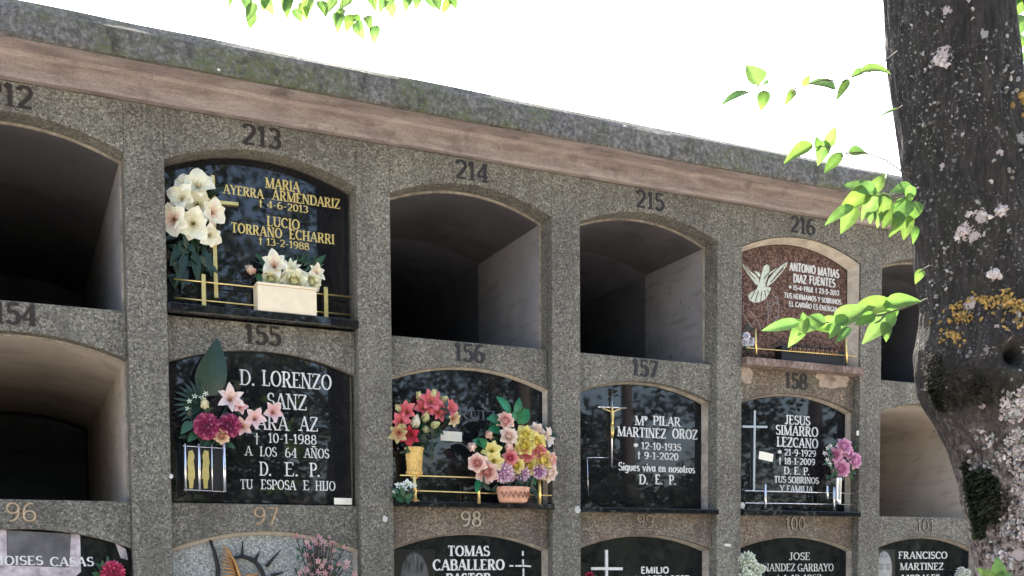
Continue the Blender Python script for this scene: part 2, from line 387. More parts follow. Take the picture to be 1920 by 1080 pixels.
def put_line(mb, s, l, r, yc, hp, y, **kw):
    "a line of letters given by its extent in the photograph, laid on plane y"
    a, b, c = at(l, yc, y), at(r, yc, y), at((l+r)/2, yc, y)
    text(mb, s, a.x, b.x, c.z, hp*mpp(c), y, **kw)

# ------------------------------------------------------------------ ground
def m_ground():
    m, t, b = nodes('gravel_ground'); p = pos(t)
    base = ramp(t, noi(t, p, 30, 6, .7), [(.3, (.33, .30, .25)), (.5, (.46, .42, .36)), (.7, (.60, .56, .48))])
    base = mix(t, ramp(t, noi(t, p, .8, 5, .6), [(.56, 0), (.72, .6)]), base, (.10, .13, .05))
    t.links.new(base, b.inputs['Base Color']); b.inputs['Roughness'].default_value = .95
    bump(t, b, noi(t, p, 60, 5, .7), .5, .02); return m
g_ = MB().add([(-250, -250, 0), (250, -250, 0), (250, 250, 0), (-250, 250, 0)], [(0, 1, 2, 3)]).build('ground', m_ground()); g_['kind'] = 'structure'
# ------------------------------------------------------------------ the niche wall
PITCH_X, PW, ROW = .85, .137, .681
FLOOR = [2.539-ROW*r for r in range(4)]
PEAK = [3.163]+[FLOOR[r]+.578 for r in range(1, 4)]
RISE = [.080, .068, .068, .068]
FRONT = [0.0, .04, .04, .04]
C0, C1 = -3, 7                                   # columns built, the photograph shows -1 .. 4
def xl(c): return c*PITCH_X+PW
def xr(c): return (c+1)*PITCH_X
def arch(x0, x1, zf, zp, rise, n=20):
    "closed outline: floor corners then the arch from right to left"
    pts = [(x0, zf), (x1, zf)]
    for i in range(n+1):
        u = 1-2*i/n; pts.append(((x0+x1)/2+u*(x1-x0)/2, zp-rise*u*u))
    return pts
wall = thing('niche_wall', 'long speckled grey concrete burial niche wall with arched openings under a mossy cornice', 'niche wall', (2.0, 1.1, 0))
XA, XB = C0*PITCH_X, C1*PITCH_X+PW
ZB = 3.266
for c in range(C0, C1+1):
    MB().box((c*PITCH_X, 0, 0), (c*PITCH_X+PW, .30, ZB)).build('pillar', AGG, wall, .004)
LINTEL = {}
for c in range(C0, C1):
    for r in range(4):
        a = arch(xl(c), xr(c), 0, PEAK[r], RISE[r])[2:]
        top = ZB if r == 0 else FLOOR[r-1]
        poly = [(xr(c), top), (xl(c), top)]+a[::-1]
        y1 = .10
        o = MB().prism(poly, FRONT[r], y1).build('lintel', AGGRED if (c, r) in ((3, 1), (1, 2), (2, 2), (3, 2)) else AGG, wall, .004)
        LINTEL[c, r] = o
    MB().box((xl(c), .04, 0), (xr(c), .10, FLOOR[3])).build('plinth', AGG, wall, .004)
def profile(name, prof, mat, x0, x1, n=60, amp=0.0):
    "a moulding: profile of (y, z) swept along x with slight unevenness"
    mb = MB(); k = len(prof); vv = []
    for i in range(n+1):
        x = x0+(x1-x0)*i/n
        for j, (y, z) in enumerate(prof):
            q = noise.noise(Vector((x*2.3, j*3.1, 1)))*amp
            vv.append((x, y+q, z+noise.noise(Vector((x*2.9, j*5.1, 7)))*amp))
    ff = [(i*k+j, (i+1)*k+j, (i+1)*k+(j+1) % k, i*k+(j+1) % k) for i in range(n) for j in range(k)]
    ff += [tuple(range(k)), tuple(range((n+1)*k-1, n*k-1, -1))]
    mb.add(vv, ff); return mb.build(name, mat, wall)
profile('cornice_band', [(.10, ZB+.001), (-.026, ZB+.001), (-.032, ZB+.010), (-.032, 3.340), (-.044, 3.352), (-.13, 3.356), (-.13, 3.364), (.10, 3.364)], BAND, XA-.05, XB+.05, 80, .003)
profile('coping', [(2.5, 3.365), (-.135, 3.365), (-.135, 3.350), (-.155, 3.347), (-.162, 3.356), (-.160, 3.434), (-.150, 3.452), (-.135, 3.472), (-.10, 3.478), (2.5, 3.50)], COPING, XA-.07, XB+.07, 240, .0045)
MB().box((XA-.02, 2.30, 0), (XB+.02, 2.45, 3.34)).build('rear_wall', AGG, wall)
for xx in (XA-.06, XB):
    MB().box((xx, .005, 0), (xx+.06, 2.30, ZB)).build('end_wall', AGG, wall)
# linings of the niches
def lining(c, r, depth=2.2, y0=.101, step=.62, lipmat=LIP, inset=.007, lip=.008):
    x0, x1 = xl(c)+inset, xr(c)-inset
    pk = PEAK[r]-inset; ri = RISE[r]*.97
    n = 20
    pf = lambda d, y, e=0: [(x, y, z) for x, z in arch(x0-d, x1+d, FLOOR[r]+.0015-e, pk+d, ri, n)]
    A, B, B2, Cc, Dd = pf(.035, y0), pf(0, y0), pf(0, y0+lip), pf(0, step), pf(0, depth)
    k = len(A); mb = MB()
    def band(P, Q, mi):
        mb.add(P+Q, [(i, (i+1) % k, k+(i+1) % k, k+i) for i in range(k)], mi)
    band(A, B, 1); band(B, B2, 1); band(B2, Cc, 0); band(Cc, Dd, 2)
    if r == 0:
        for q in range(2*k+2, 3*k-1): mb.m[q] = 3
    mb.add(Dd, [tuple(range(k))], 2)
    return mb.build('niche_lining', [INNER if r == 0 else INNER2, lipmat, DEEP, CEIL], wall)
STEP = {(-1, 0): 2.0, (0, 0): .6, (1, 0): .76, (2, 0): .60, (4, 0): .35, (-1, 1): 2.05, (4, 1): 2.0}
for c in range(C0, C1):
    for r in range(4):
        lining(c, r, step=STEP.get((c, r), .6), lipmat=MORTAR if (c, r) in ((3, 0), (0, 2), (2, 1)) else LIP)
# painted and cast numbers on the lintels
def number(c, r, s, mat, w, h, dz=0, T=.2, t=.11, serif=True, core=None, cw=.5, rough=.12):
    zc = 3.217 if r == 0 else FLOOR[r]+.637
    xc = c*PITCH_X+.487; mb = MB()
    text(mb, s, xc-w/2, xc+w/2, zc+dz, h, FRONT[r], T, t, serif, .0022, rough=rough)
    if core:
        text(mb, s, xc-w/2, xc+w/2, zc+dz, h*.98, FRONT[r], T*cw, t*cw, False, .0045, mi=1)
    o = mb.build('niche_number', [mat]+([core] if core else []), wall)
    o.parent = LINTEL[c, r]
    o.matrix_parent_inverse = Matrix.Identity(4)
for c, s in ((-1, '212'), (0, '213'), (1, '214'), (2, '215'), (3, '216'), (4, '217')):
    number(c, 0, s, NUMBROWN if c < 1 else NUMDARK, .150, .074, 0, .20, .12)
for c, s in ((-1, '154'), (0, '155'), (1, '156'), (2, '157'), (3, '158'), (4, '159')):
    number(c, 1, s, NUMBROWN if c < 1 else NUMDARK, .140, .072, 0, .23, .13)
number(-1, 2, '96', NUMTAN, .105, .066, 0, .15, .11, False, NUMPALE, .4)
number(0, 2, '97', NUMTAN, .100, .066, 0, .15, .11, False, NUMPALE, .3)
number(1, 2, '98', NUMBROWN, .098, .064, 0, .20, .16, False, NUMPALE, .7)
number(2, 2, '99', NUMBROWN, .095, .062, 0, .20, .16, False, LIP, .55)
number(3, 2, '100', NUMBROWN, .125, .064, 0, .19, .15, False, LIP, .55)
number(4, 2, '101', NUMBROWN, .125, .064, 0, .20, .15, False, LIP, .4)
# crumbling plaster left on the lintel over the niche with pink roses
def splash(px, py, y, wpx, hpx, mat, name, parent, seed, th=.006):
    c = at(px, py, y); k = mpp(c); n = 26; mb = MB(); pts = []
    for i in range(n):
        a = 2*math.pi*i/n; q = 1+.35*noise.noise(Vector((math.cos(a)*2, math.sin(a)*2, seed)))
        pts.append((c.x+wpx*k*.55*q*math.cos(a), c.z+hpx*k*.5*q*math.sin(a)))
    mb.prism(pts, y-th, y+.002); return mb.build(name, mat, parent, .003)

# ------------------------------------------------------------------ plaques
PLG = 'memorial plaques closing the niches'
def plaque(c, r, y, mat, label, right=.012, top=.006, floor=.004, thick=.025, joint=None):
    x0, x1 = xl(c)+.003, xr(c)-right
    o = thing('memorial_plaque', label, 'memorial plaque', ((x0+x1)/2, y+thick, FLOOR[r]+floor), PLG)
    pk = PEAK[r]-top
    MB().prism(arch(x0, x1, FLOOR[r]+floor, pk, RISE[r]), y, y+thick).build('stone_panel', mat, o, .0015)
    if joint:
        A = arch(xl(c)+.001, xr(c)-.0008, FLOOR[r]+floor, PEAK[r]-.0006, RISE[r])[1:]; B = arch(x0, x1+.0005, FLOOR[r]+floor, pk+.0005, RISE[r])[1:]
        n = len(A); jm = MB(); ya, yb = max(FRONT[r]+.004, y-.022), y-.003
        VV = [(x, ya+.002*noise.noise(Vector((x*30, z*30, 1))), z) for x, z in A]+[(x-.0008*(1 if j else 0), yb, z-.001*noise.noise(Vector((x*25, z*25, 5)))) for j, (x, z) in enumerate(B)]+[(x, yb+.02, z) for x, z in B]
        jm.add(VV, [(i, i+1, n+i+1, n+i) for i in range(n-1)]+[(n+i, n+i+1, 2*n+i+1, 2*n+i) for i in range(n-1)]); jm.build('mortar_joint', joint, o)
    return o
def ledge(o, c, z, th, y0, y1, mat, ext=0.0):
    MB().box((xl(c)+.002, y0, z-th), (xr(c)-.002+ext, y1, z)).build('ledge', mat, o, .002)
def bar(mb, p, q, w, y, d=.008, mi=0):
    "flat bar between two photo points on plane y, w pixels wide"
    a, b = at(*p, y), at(*q, y); k = mpp(a)*w/2; dv = (b-a); dv.y = 0; dv.normalize(); nx, nz = -dv.z*k, dv.x*k
    mb.prism([(a.x+nx, a.z+nz), (a.x-nx, a.z-nz), (b.x-nx, b.z-nz), (b.x+nx, b.z+nz)], y-d, y, mi)
def rod(mb, p, q, wpx, y, mi=0, n=8):
    a, b = at(*p, y), at(*q, y); mb.tube([a, b], mpp(a)*wpx/2, n, mi)
def rails(o, mat, rl, wr, y, posts, wp, flatpost=False):
    for p, q in rl:
        mb = MB(); rod(mb, p, q, wr, y); mb.build('rail', mat, o)
    for p, q in posts:
        mb = MB()
        if flatpost: bar(mb, p, q, wp, y-.003, .008)
        else: rod(mb, p, q, wp, y-.004)
        mb.build('post', mat, o)
def sticker(o, px, py, wpx, hpx, y, rot=0.0, mat=PAPER):
    c = at(px, py, y); k = mpp(c); M = Matrix.Translation(c) @ Matrix.Rotation(rot, 4, 'Y')
    MB().box((-wpx*k*.55, -.0018, -hpx*k/2), (wpx*k*.55, -.0004, hpx*k/2), M=M).build('paper_label', mat, o)

# 213 -----------------------------------------------------
Y = .088
p213 = plaque(0, 0, Y, BLACK, 'black plaque with gold lettering and gold rails under the number 213', right=.006, top=.004)
ledge(p213, 0, FLOOR[0]+.034, .030, -.018, Y, BLACK, 0)
mb = MB()
kw = dict(T=.17, t=.08)
line(mb, 'MARIA', 497, 562, 347, 19, Y, **kw); line(mb, 'AYERRA', 418, 494, 359, 17, Y, **kw); line(mb, 'ARMENDARIZ', 510, 638, 374, 18, Y, **kw)
line(mb, '+ 4-6-2013', 484, 578, 387, 13, Y, **kw); line(mb, 'LUCIO', 500, 562, 418, 18, Y, **kw); line(mb, 'TORRANO', 433, 529, 432, 18, Y, **kw)
line(mb, 'ECHARRI', 542, 627, 444, 18, Y, **kw); line(mb, '+ 13-2-1988', 484, 580, 457, 13, Y, **kw)
letter_parts(mb, GOLD, p213)
mb = MB(); bar(mb, (398, 330), (405, 559), 7, Y-.004, .010); bar(mb, (372, 377), (446, 384), 6, Y-.001, .011); mb.build('cross', BRASS, p213)
yr = Y-.045
rails(p213, BRASS, (((326, 523), (660, 557)), ((328, 558), (662, 591))), 3.2, yr, (((381, 515), (382, 574)), ((610, 539), (611, 596))), 7.5, True)

# 155 -----------------------------------------------------
Y = .056
p155 = plaque(0, 1, Y, BLACK, 'black plaque with white condensed lettering and gilt flower holder under the number 155', right=.022, top=.003)
mb = MB(); kw = dict(T=.12, t=.055)
for s, l, r_, y_, h in (('D.', 449, 478, 708, 29), ('LORENZO', 491, 622, 713, 29), ('SANZ', 500, 576, 753, 29), ('ARA', 480, 541, 793, 27), ('AZ', 561, 597, 795, 27),
                        ('+', 475, 488, 822, 20), ('10-1-1988', 502, 594, 823, 18), ('A', 459, 473, 845, 18), ('LOS', 487, 519, 847, 18), ('64', 534, 557, 849, 18), ('AÑOS', 570, 617, 850, 18),
                        ('D.', 486, 509, 879, 26), ('E.', 533, 560, 880, 26), ('P.', 580, 600, 881, 26),
                        ('TU', 450, 474, 908, 18), ('ESPOSA', 489, 555, 909, 18), ('E', 568, 580, 910, 18), ('HIJO', 591, 629, 911, 18)):
    line(mb, s, l, r_, y_, h, Y, **kw)
letter_parts(mb, WHITE, p155)
sticker(p155, 643, 940, 31, 12, Y-.001)
# flower holder: steel rods and gilt fretwork
yh = Y-.10
mb = MB()
for x, w_ in ((347, 4), (373, 5), (397, 2.4), (420, 6)): rod(mb, (x, 832), (x+1.5, 921), w_, yh)
rod(mb, (343, 836), (424, 841), 1.4, yh); rod(mb, (345, 918), (424, 922), 1.2, yh)
hd = mb.build('flower_holder', SILVER, p155)
def fret(x, s):
    mb = MB()
    pts = [(-7, 0), (2, -2), (7, 8), (7, 12), (5, 18), (8, 40), (8, 52), (5, 52), (5, 58), (3, 70), (-5, 70), (-6, 56), (-9, 50), (-8, 30), (-10, 22), (-8, 10)]
    P = [at(x+s*a*.8, 846+b, yh+.01) for a, b in pts]; P = [(q.x, q.z) for q in P]
    if s > 0: P = P[::-1]
    mb.prism(P, yh+.008, yh+.016); mb.build('gilt_fretwork', BRASS, p155)
fret(359, 1); fret(385, -1)
a, b = at(345, 838, yh+.02), at(423, 918, yh+.02)
MB().box((a.x, yh+.018, b.z), (b.x, Y-.002, a.z)).build('holder_box', IRON, p155, .003)

# 156 -----------------------------------------------------
Y = .066
p156 = plaque(1, 1, Y, BLACK, 'black plaque with faded lettering, brass rails and two bouquets under the number 156', right=.014, top=.0075, joint=MORTAR)
mb = MB()
line(mb, 'RUIZ', 858, 930, 778, 18, Y, T=.16, t=.08, depth=.0004); letter_parts(mb, FADED, p156)
ledge(p156, 1, FLOOR[1]+.020, .022, -.022, Y, BLACK)
sticker(p156, 846, 818, 39, 18, Y-.001, R(1))
yr = Y-.085
rails(p156, BRASS, (((750, 891), (1034, 900)), ((752, 919), (1034, 929))), 2.6, yr, (((776, 884), (779, 941)), ((897, 888), (898, 944)), ((1011, 893), (1012, 946))), 7)

# 157 -----------------------------------------------------
Y = .090
p157 = plaque(2, 1, Y, BLACK, 'black plaque with a crucifix and a line in lower case lettering under the number 157', right=.024, top=.007, floor=.012, joint=LIP)
mb = MB(); kw = dict(T=.17, t=.085)
for s, l, r_, y_, h in (('Mª', 1190, 1214, 789, 17), ('PILAR', 1224, 1276, 790, 17), ('MARTINEZ', 1157, 1249, 811, 18), ('OROZ', 1260, 1308, 814, 18),
                        ('* 12-10-1935', 1188, 1277, 837, 13), ('+ 9-1-2020', 1194, 1272, 855, 13), ('Sigues viva en nosotros', 1159, 1303, 877, 15),
                        ('D.', 1198, 1215, 899, 18), ('E.', 1228, 1242, 899, 18), ('P.', 1254, 1267, 900, 18)):
    line(mb, s, l, r_, y_, h, Y, **kw)
letter_parts(mb, WHITE, p157)
ledge(p157, 2, FLOOR[1]+.012, .022, -.020, Y, BLACK)
mb = MB(); rod(mb, (1147.5, 733), (1147, 876), 3.4, Y-.01); rod(mb, (1121, 763), (1174, 765), 3.4, Y-.012); mb.build('cross', SILVER, p157)
mb = MB(); yc = Y-.018
J = lambda x, y_, d=0: at(x, y_, yc-d)
k = mpp(J(1148, 780))
mb.tube([J(1148.5, 768), J(1148, 772), J(1148.5, 780), J(1148.5, 790), J(1147.5, 797)], [1.5*k, 3.4*k, 3.2*k, 2.4*k, 2.9*k], 10)
mb.tube([J(1147.8, 761, .003), J(1147.6, 765, .005), J(1148, 769, .003)], [1.2*k, 2.2*k, 1.3*k], 10)
for s in (-1, 1):
    mb.tube([J(1148+s*2.5, 772), J(1148+s*11, 768), J(1148+s*20, 764)], [1.4*k, 1.1*k, .8*k], 8)
    mb.tube([J(1147.5+s*1.3, 797), J(1148.5+s*1.8, 808, .004), J(1147.8+s*.8, 822)], [2.0*k, 1.6*k, 1.0*k], 8)
mb.build('corpus_figure', BRASS, p157)
mb = MB(); rod(mb, (1100, 858), (1141, 858), 1.6, Y-.004); rod(mb, (1101, 858), (1103, 931), 1.6, Y-.004); mb.build('holder_wire', SILVER, p157)

# 158 -----------------------------------------------------
Y = .080
p158 = plaque(3, 1, Y, BLACK, 'black plaque with plain silver cross and steel rails under the chipped number 158', right=.018, top=.008, floor=.012, joint=LIP)
mb = MB()
for s, l, r_, y_, h in (('JESUS', 1471, 1519, 788, 17), ('SIMARRO', 1454, 1534, 808, 18), ('LEZCANO', 1456, 1534, 830, 18), ('* 21-9-1929', 1458, 1530, 849, 12), ('+ 18-1-2009', 1459, 1528, 865, 12),
                        ('D. E. P.', 1469, 1518, 883, 14), ('TUS SOBRINOS', 1451, 1535, 900, 12), ('Y FAMILIA', 1462, 1524, 917, 12)):
    line(mb, s, l, r_, y_, h, Y, T=.17, t=.085)
letter_parts(mb, WHITE, p158)
ledge(p158, 3, FLOOR[1]+.014, .026, -.020, Y, BLACK)
mb = MB(); bar(mb, (1413.5, 770), (1412, 921), 4.5, Y-.004, .008); bar(mb, (1390, 800), (1437, 801), 4, Y-.006, .008); mb.build('cross', SILVER, p158)
sticker(p158, 1436, 856, 30, 15, Y-.001, R(8))
yr = Y-.07
rails(p158, SILVER, (((1397, 920), (1598, 925)), ((1397, 943), (1598, 946))), 2, yr, (((1435, 908), (1435, 954)), ((1563.5, 913), (1564, 956)), ((1551, 911), (1551.5, 936))), 4.6)
c_ = at(1571.5, 946, -.005); k = mpp(c_)
MB().lathe([(0, 0), (5.2*k, 0), (5.5*k, 10*k), (6.2*k, 48*k), (6.6*k, 50*k), (5.4*k, 49*k), (4.6*k, 10*k)], 20, M=Matrix.Translation(c_)).build('flower_vase', SILVER, p158)

# 216 -----------------------------------------------------
Y = .060
p216 = plaque(3, 0, Y, BROWN, 'reddish brown granite plaque engraved with a white dove under the number 216', right=.036, top=.026)
mb = MB()
# sloping mortar frame around the slab
n_ = 20
Aq = [(x, .008, z) for x, z in arch(xl(3)+.004, xr(3)-.004, FLOOR[0]+.03, PEAK[0]-.003, RISE[0], n_)][1:]
Bq = [(x, Y-.003, z) for x, z in arch(xl(3)+.008, xr(3)-.034, FLOOR[0]+.03, PEAK[0]-.024, RISE[0], n_)][1:]
kq = len(Aq); mb.add(Aq+Bq, [(i, i+1, kq+i+1, kq+i) for i in range(kq-1)]); mb.build('mortar_frame', MORTAR, p216)
mb = MB(); kw = dict(T=.20, t=.17, serif=False)
for s, l, r_, y_, h in (('ANTONIO', 1480, 1529, 503, 15), ('MATIAS', 1533, 1573, 511, 15), ('DIAZ', 1487, 1512, 523, 15), ('FUENTES', 1517, 1566, 528, 15), ('* 15-4-1968', 1479, 1524, 541, 9), ('+ 23-5-2013', 1528, 1573, 547, 9),
                        ('TUS HERMANOS Y SOBRINOS', 1470, 1577, 560, 9), ('EL CARIÑO ES ENERGIA', 1479, 1570, 575, 9)):
    line(mb, s, l, r_, y_, h, Y, **kw)
letter_parts(mb, CHALK, p216)
def flat(name, pts, y, mat, parent, th=.002):
    P = [at(a, b, y) for a, b in pts]; P = [(q.x, q.z) for q in P]
    ar = sum(P[i][0]*P[(i+1) % len(P)][1]-P[(i+1) % len(P)][0]*P[i][1] for i in range(len(P)))
    if ar < 0: P = P[::-1]
    mb = MB(); mb.prism(P, y-th, y+.0005); return mb.build(name, mat, parent)
Z_ = lambda pts: [(1380+a/4.154, 440+b/4.154) for a, b in pts]
DOVE = m_plain('pale_engraving', (.52, .56, .46), .7, 0, .35, 90)
dove = flat('dove_engraving', Z_([(215, 245), (240, 232), (258, 248), (258, 285), (248, 310), (240, 345), (225, 385), (232, 405), (272, 415), (255, 460), (230, 500), (185, 525), (140, 530), (105, 510), (92, 475), (115, 450), (160, 425), (172, 395), (190, 340), (200, 300)]), Y, DOVE, p216)
for pts in ([(400, 212), (392, 245), (345, 305), (300, 360), (245, 405), (238, 390), (255, 345), (300, 290), (345, 245)],
            [(48, 228), (60, 262), (110, 330), (150, 385), (172, 398), (178, 350), (140, 300), (95, 262)],
            [(140, 285), (178, 330), (190, 320), (175, 292)], [(262, 295), (250, 320), (275, 300), (320, 262), (300, 268)]):
    o_ = flat('dove_wing', Z_(pts), Y-.0006, DOVE, p216); o_.parent = dove; o_.matrix_parent_inverse = Matrix.Identity(4)
mb = MB()
for p_, q_ in (((150, 432), (118, 500)), ((175, 440), (150, 520)), ((200, 440), (192, 520)), ((222, 432), (232, 490)), ((242, 425), (258, 450))):
    bar(mb, *Z_([p_, q_]), 1.3, Y-.0022, .0012)
for p_, q_ in (((70, 262), (150, 345)), ((62, 244), (165, 320)), ((385, 232), (290, 345)), ((370, 262), (270, 372)), ((250, 300), (215, 345))):
    bar(mb, *Z_([p_, q_]), 1.5, Y-.0030, .0012)
mb.build('feather_lines', BROWN, p216)
mb = MB()
def scribble(mb, pts, w_, y): 
    P = Z_(pts)
    for i in range(len(P)-1): rod(mb, P[i], P[i+1], w_, y, n=5)
scribble(mb, [(285, 465), (320, 500), (335, 560), (325, 640), (295, 690), (260, 705)], 1.6, Y-.0005)
scribble(mb, [(240, 505), (250, 600), (248, 700)], 1.4, Y-.0005)
scribble(mb, [(60, 520), (55, 610), (90, 680), (140, 735)], 1.3, Y-.0005)
scribble(mb, [(90, 580), (150, 640), (185, 700), (190, 745)], 1.5, Y-.0005)
for i in range(26):
    x_, y_ = random.uniform(245, 315), random.uniform(520, 650)
    scribble(mb, [(x_, y_), (x_+random.uniform(-14, 14), y_+random.uniform(4, 22))], 1.2, Y-.0005)
mb.build('engraved_lines', m_plain('faint_engraving', (.30, .27, .27), .7, 0, .3, 90), p216)
ledge(p216, 3, FLOOR[0]+.034, .034, -.035, Y, LEDGE_RED)
yr = Y-.075
rails(p216, BRASS, (((1400, 652), (1606, 668)),), 1.8, yr, (((1416.5, 618), (1418, 664)), ((1586, 632), (1587.5, 680))), 4)
a, b = at(1466, 640, Y-.062), at(1584, 676, Y-.062)
bx = MB().box((a.x, Y-.062, FLOOR[0]+.036), (b.x, Y-.012, FLOOR[0]+.036+.075)).build('planter_trough', IRON, p216, .004)
mb = MB()
for i in range(11):
    x_ = 1482+i*8.6; y_ = 655+i*.75
    P = [(x_-2, y_+5), (x_-2.5, y_-3), (x_+1.5, y_-4), (x_+2.5, y_), (x_-1, y_+2), (x_+3, y_+5)]
    for j in range(5): rod(mb, P[j], P[j+1], 1.7, Y-.064, n=5)
gs = mb.build('gilt_scrollwork', m_plain('tarnished_gilt', (.42, .22, .10), .4, .5, .4, 60), p216); 

# 96 ------------------------------------------------------
Y = .055
p96 = plaque(-1, 2, Y, BLACK, 'dark plaque printed with a pale pinkish grey picture under the number 96', right=.006, top=.006)
PINK = m_plain('pale_print', (.44, .38, .41), .35, 0, .55, 30); MIDG = m_plain('mid_grey_print', (.10, .095, .10), .3, 0, .6, 14); DKG = m_plain('dark_print', (.022, .02, .024), .2, 0, .5, 14)
flat('printed_picture', [(-60, 990), (12, 993), (14, 1060), (130, 1064), (133, 1000), (150, 1003), (152, 1072), (60, 1150), (-60, 1150)], Y, PINK, p96, .0012)
flat('printed_picture', [(13, 994), (132, 1001), (130, 1063), (15, 1059)], Y, MIDG, p96, .0009)
flat('printed_picture', [(216, 1018), (236, 1030), (240, 1050), (226, 1046)], Y, PINK, p96, .0009)
mb = MB(); line(mb, 'MOISES', -18, 81, 1051, 17, Y, T=.21, t=.1, depth=.003); line(mb, 'CASAS', 93, 176, 1053, 17, Y, T=.21, t=.1, depth=.003); letter_parts(mb, WHITE, p96)

# 97 ------------------------------------------------------
Y = .070
p97 = plaque(0, 2, Y, GREY, 'grey granite plaque with black thorn ring and bronze wing under the number 97', right=.012, top=.015, joint=MORTAR)
mb = MB(); yc = Y-.012
def path(mb, pts, ws, y):
    P = [at(a, b, y) for a, b in pts]; k = mpp(P[0]); mb.tube(P, [q*k/2 for q in ws], 8)
path(mb, [(394, 1013), (402, 1035), (408, 1062), (409, 1090), (402, 1130)], [5, 7, 8, 8, 6], yc)
ring = [(452+44*math.cos(R(a)), 1094+50*math.sin(R(a))) for a in range(-118, 30, 12)]
path(mb, ring, [3, 5, 6, 7, 8, 8, 8, 8, 8, 8, 8, 8, 7][:len(ring)], yc)
for p, q in (((454, 1046), (455, 1014)), ((478, 1050), (487, 1033)), ((499, 1062), (527, 1030)), ((508, 1080), (532, 1072)), ((435, 1048), (432, 1040))):
    path(mb, [p, ((p[0]+q[0])/2, (p[1]+q[1])/2), q], [7, 4.5, 1.2], yc)
mb.build('thorn_ring', IRON, p97)
BRONZE = m_plain('bronze', (.42, .24, .10), .35, .8, .35, 120)
mb = MB()
for i in range(9):
    f = i/8; x1_, y1_ = 417-3*math.sin(f*3.1), 1021+f*58; x0_, y0_ = 436+12*f, 1046+38*f
    path(mb, [(x0_, y0_), (x0_*.5+x1_*.5+2, y0_*.5+y1_*.5-3), (x1_, y1_)], [4.5, 4.6, 1.6], yc-.008-.0012*i)
path(mb, [(417, 1021), (430, 1035), (442, 1056), (450, 1080), (453, 1110)], [2, 4, 5, 7, 10], yc-.022)
path(mb, [(452, 1092), (463, 1078), (478, 1078), (486, 1073)], [10, 7, 6, 1.5], yc-.02)
mb.build('bronze_bird', BRONZE, p97)

# engraved portrait as a low relief with grey pigment
def portrait(o, x0, x1, y0, y1, y, tone, fn):
    mb = MB(); nx, ny = 40, 50; vv, cc = [], []
    for j in range(ny+1):
        for i in range(nx+1):
            u, v = i/nx, j/ny; h, g = fn(u, v); p = at(x0+(x1-x0)*u, y0+(y1-y0)*v, y)
            vv.append((p.x, y-.001-.004*h, p.z)); g *= tone; cc.append((g, g, g*.98))
    n1 = nx+1
    mb.add(vv, [(j*n1+i, (j+1)*n1+i, (j+1)*n1+i+1, j*n1+i+1) for j in range(ny) for i in range(nx)], 0, cc, True)
    return mb.build('engraved_portrait', PRINT, o)
PRINT, t_, b_ = nodes('engraved_print'); a_ = N(t_, 'ShaderNodeAttribute'); a_.attribute_name = 'pigment'; t_.links.new(a_.outputs[0], b_.inputs[0]); b_.inputs['Roughness'].default_value = .3
def ss(a, b, x): q = max(0, min(1, (x-a)/(b-a))); return q*q*(3-2*q)
def face(u, v, hair=.22, hairtone=.25, tilt=0.0):
    "u,v 0..1 over the picture: head ellipse, hair line, brows, eyes, nose, mouth"
    x = (u-.5)/.36; y_ = (v-.5)/.46
    d = math.hypot(x, y_); m = 1-ss(.93, 1.03, d)
    h = math.sqrt(max(0, 1-min(1, d*d)))*m; g = .75
    g *= 1-.35*ss(.5, 1, abs(x))
    for s in (-1, 1):
        ex, ey = (x-s*.40)/.22, (y_+.02)/.075
        g = g*(1-.85*math.exp(-(ex*ex+ey*ey)))
        if math.hypot(x-s*.34, (y_+.01)*1.4) < .05: g = .9
        bx_, by = (x-s*.42)/.30, (y_+.20+.05*x*x)/.045
        g *= 1-.75*math.exp(-(bx_*bx_+by*by))
    g += .25*math.exp(-((x/.07)**2+((y_-.12)/.22)**2)); g *= 1-.55*math.exp(-((x/.18)**2+((y_-.33)/.04)**2))
    g *= 1-.6*math.exp(-((x/.28)**2+((y_-.52)/.05)**2)); h += .3*math.exp(-((x/.1)**2+((y_-.15)/.2)**2))
    hn = noise.noise(Vector((u*22, v*6, 3)))
    hm = ss(-.62+hair-.04, -.62+hair-.12, y_+.25*x*x-.05+.05*hn) if hair > 0 else 0
    g = g*(1-hm)+hm*(hairtone*(1+1.7*hn))
    g *= m; b = max(0, 1-abs(x)/1.15)*ss(.85, 1.05, v)
    return h, max(.012, g, .25*b)

# 98 ------------------------------------------------------
Y = .062
p98 = plaque(1, 2, Y, BLACK, 'black plaque with engraved grey haired portrait and broken thin cross under the number 98', right=.024, top=.007, joint=LIP)
mb = MB()
for s, l, r_, y_, h in (('TOMAS', 839, 918, 1033, 19), ('CABALLERO', 811, 946, 1059, 20), ('PASTOR', 836, 921, 1085, 20)): line(mb, s, l, r_, y_, h, Y, T=.22, t=.1)
letter_parts(mb, WHITE, p98)
portrait(p98, 738, 816, 1030, 1160, Y, .12, lambda u, v: face(u, v, .34, .5))
mb = MB()
for p, q in (((980, 1033), (980, 1042)), ((980, 1049), (981, 1063)), ((955, 1061), (962, 1061)), ((966, 1061), (978, 1061)), ((983, 1061), (995, 1062)), ((981, 1066), (981, 1110))): bar(mb, p, q, 3, Y-.001, .004)
mb.build('cross', WHITE, p98)

# 99 ------------------------------------------------------
Y = .080
p99 = plaque(2, 2, Y, BLACK, 'dusty black plaque with thick white cross at its left under the number 99', right=.024, top=.008, joint=LIP)
mb = MB(); line(mb, 'EMILIO', 1201, 1254, 1069, 12, Y, T=.24, t=.19, serif=False); line(mb, 'ALVAREZ LOPEZ', 1170, 1293, 1086, 12, Y, T=.24, t=.19, serif=False); letter_parts(mb, WHITE, p99)
mb = MB(); bar(mb, (1136, 1031), (1136.5, 1160), 5.5, Y-.002, .008); bar(mb, (1107, 1066), (1166, 1066.5), 5.5, Y-.005, .008); mb.build('cross', WHITE, p99)

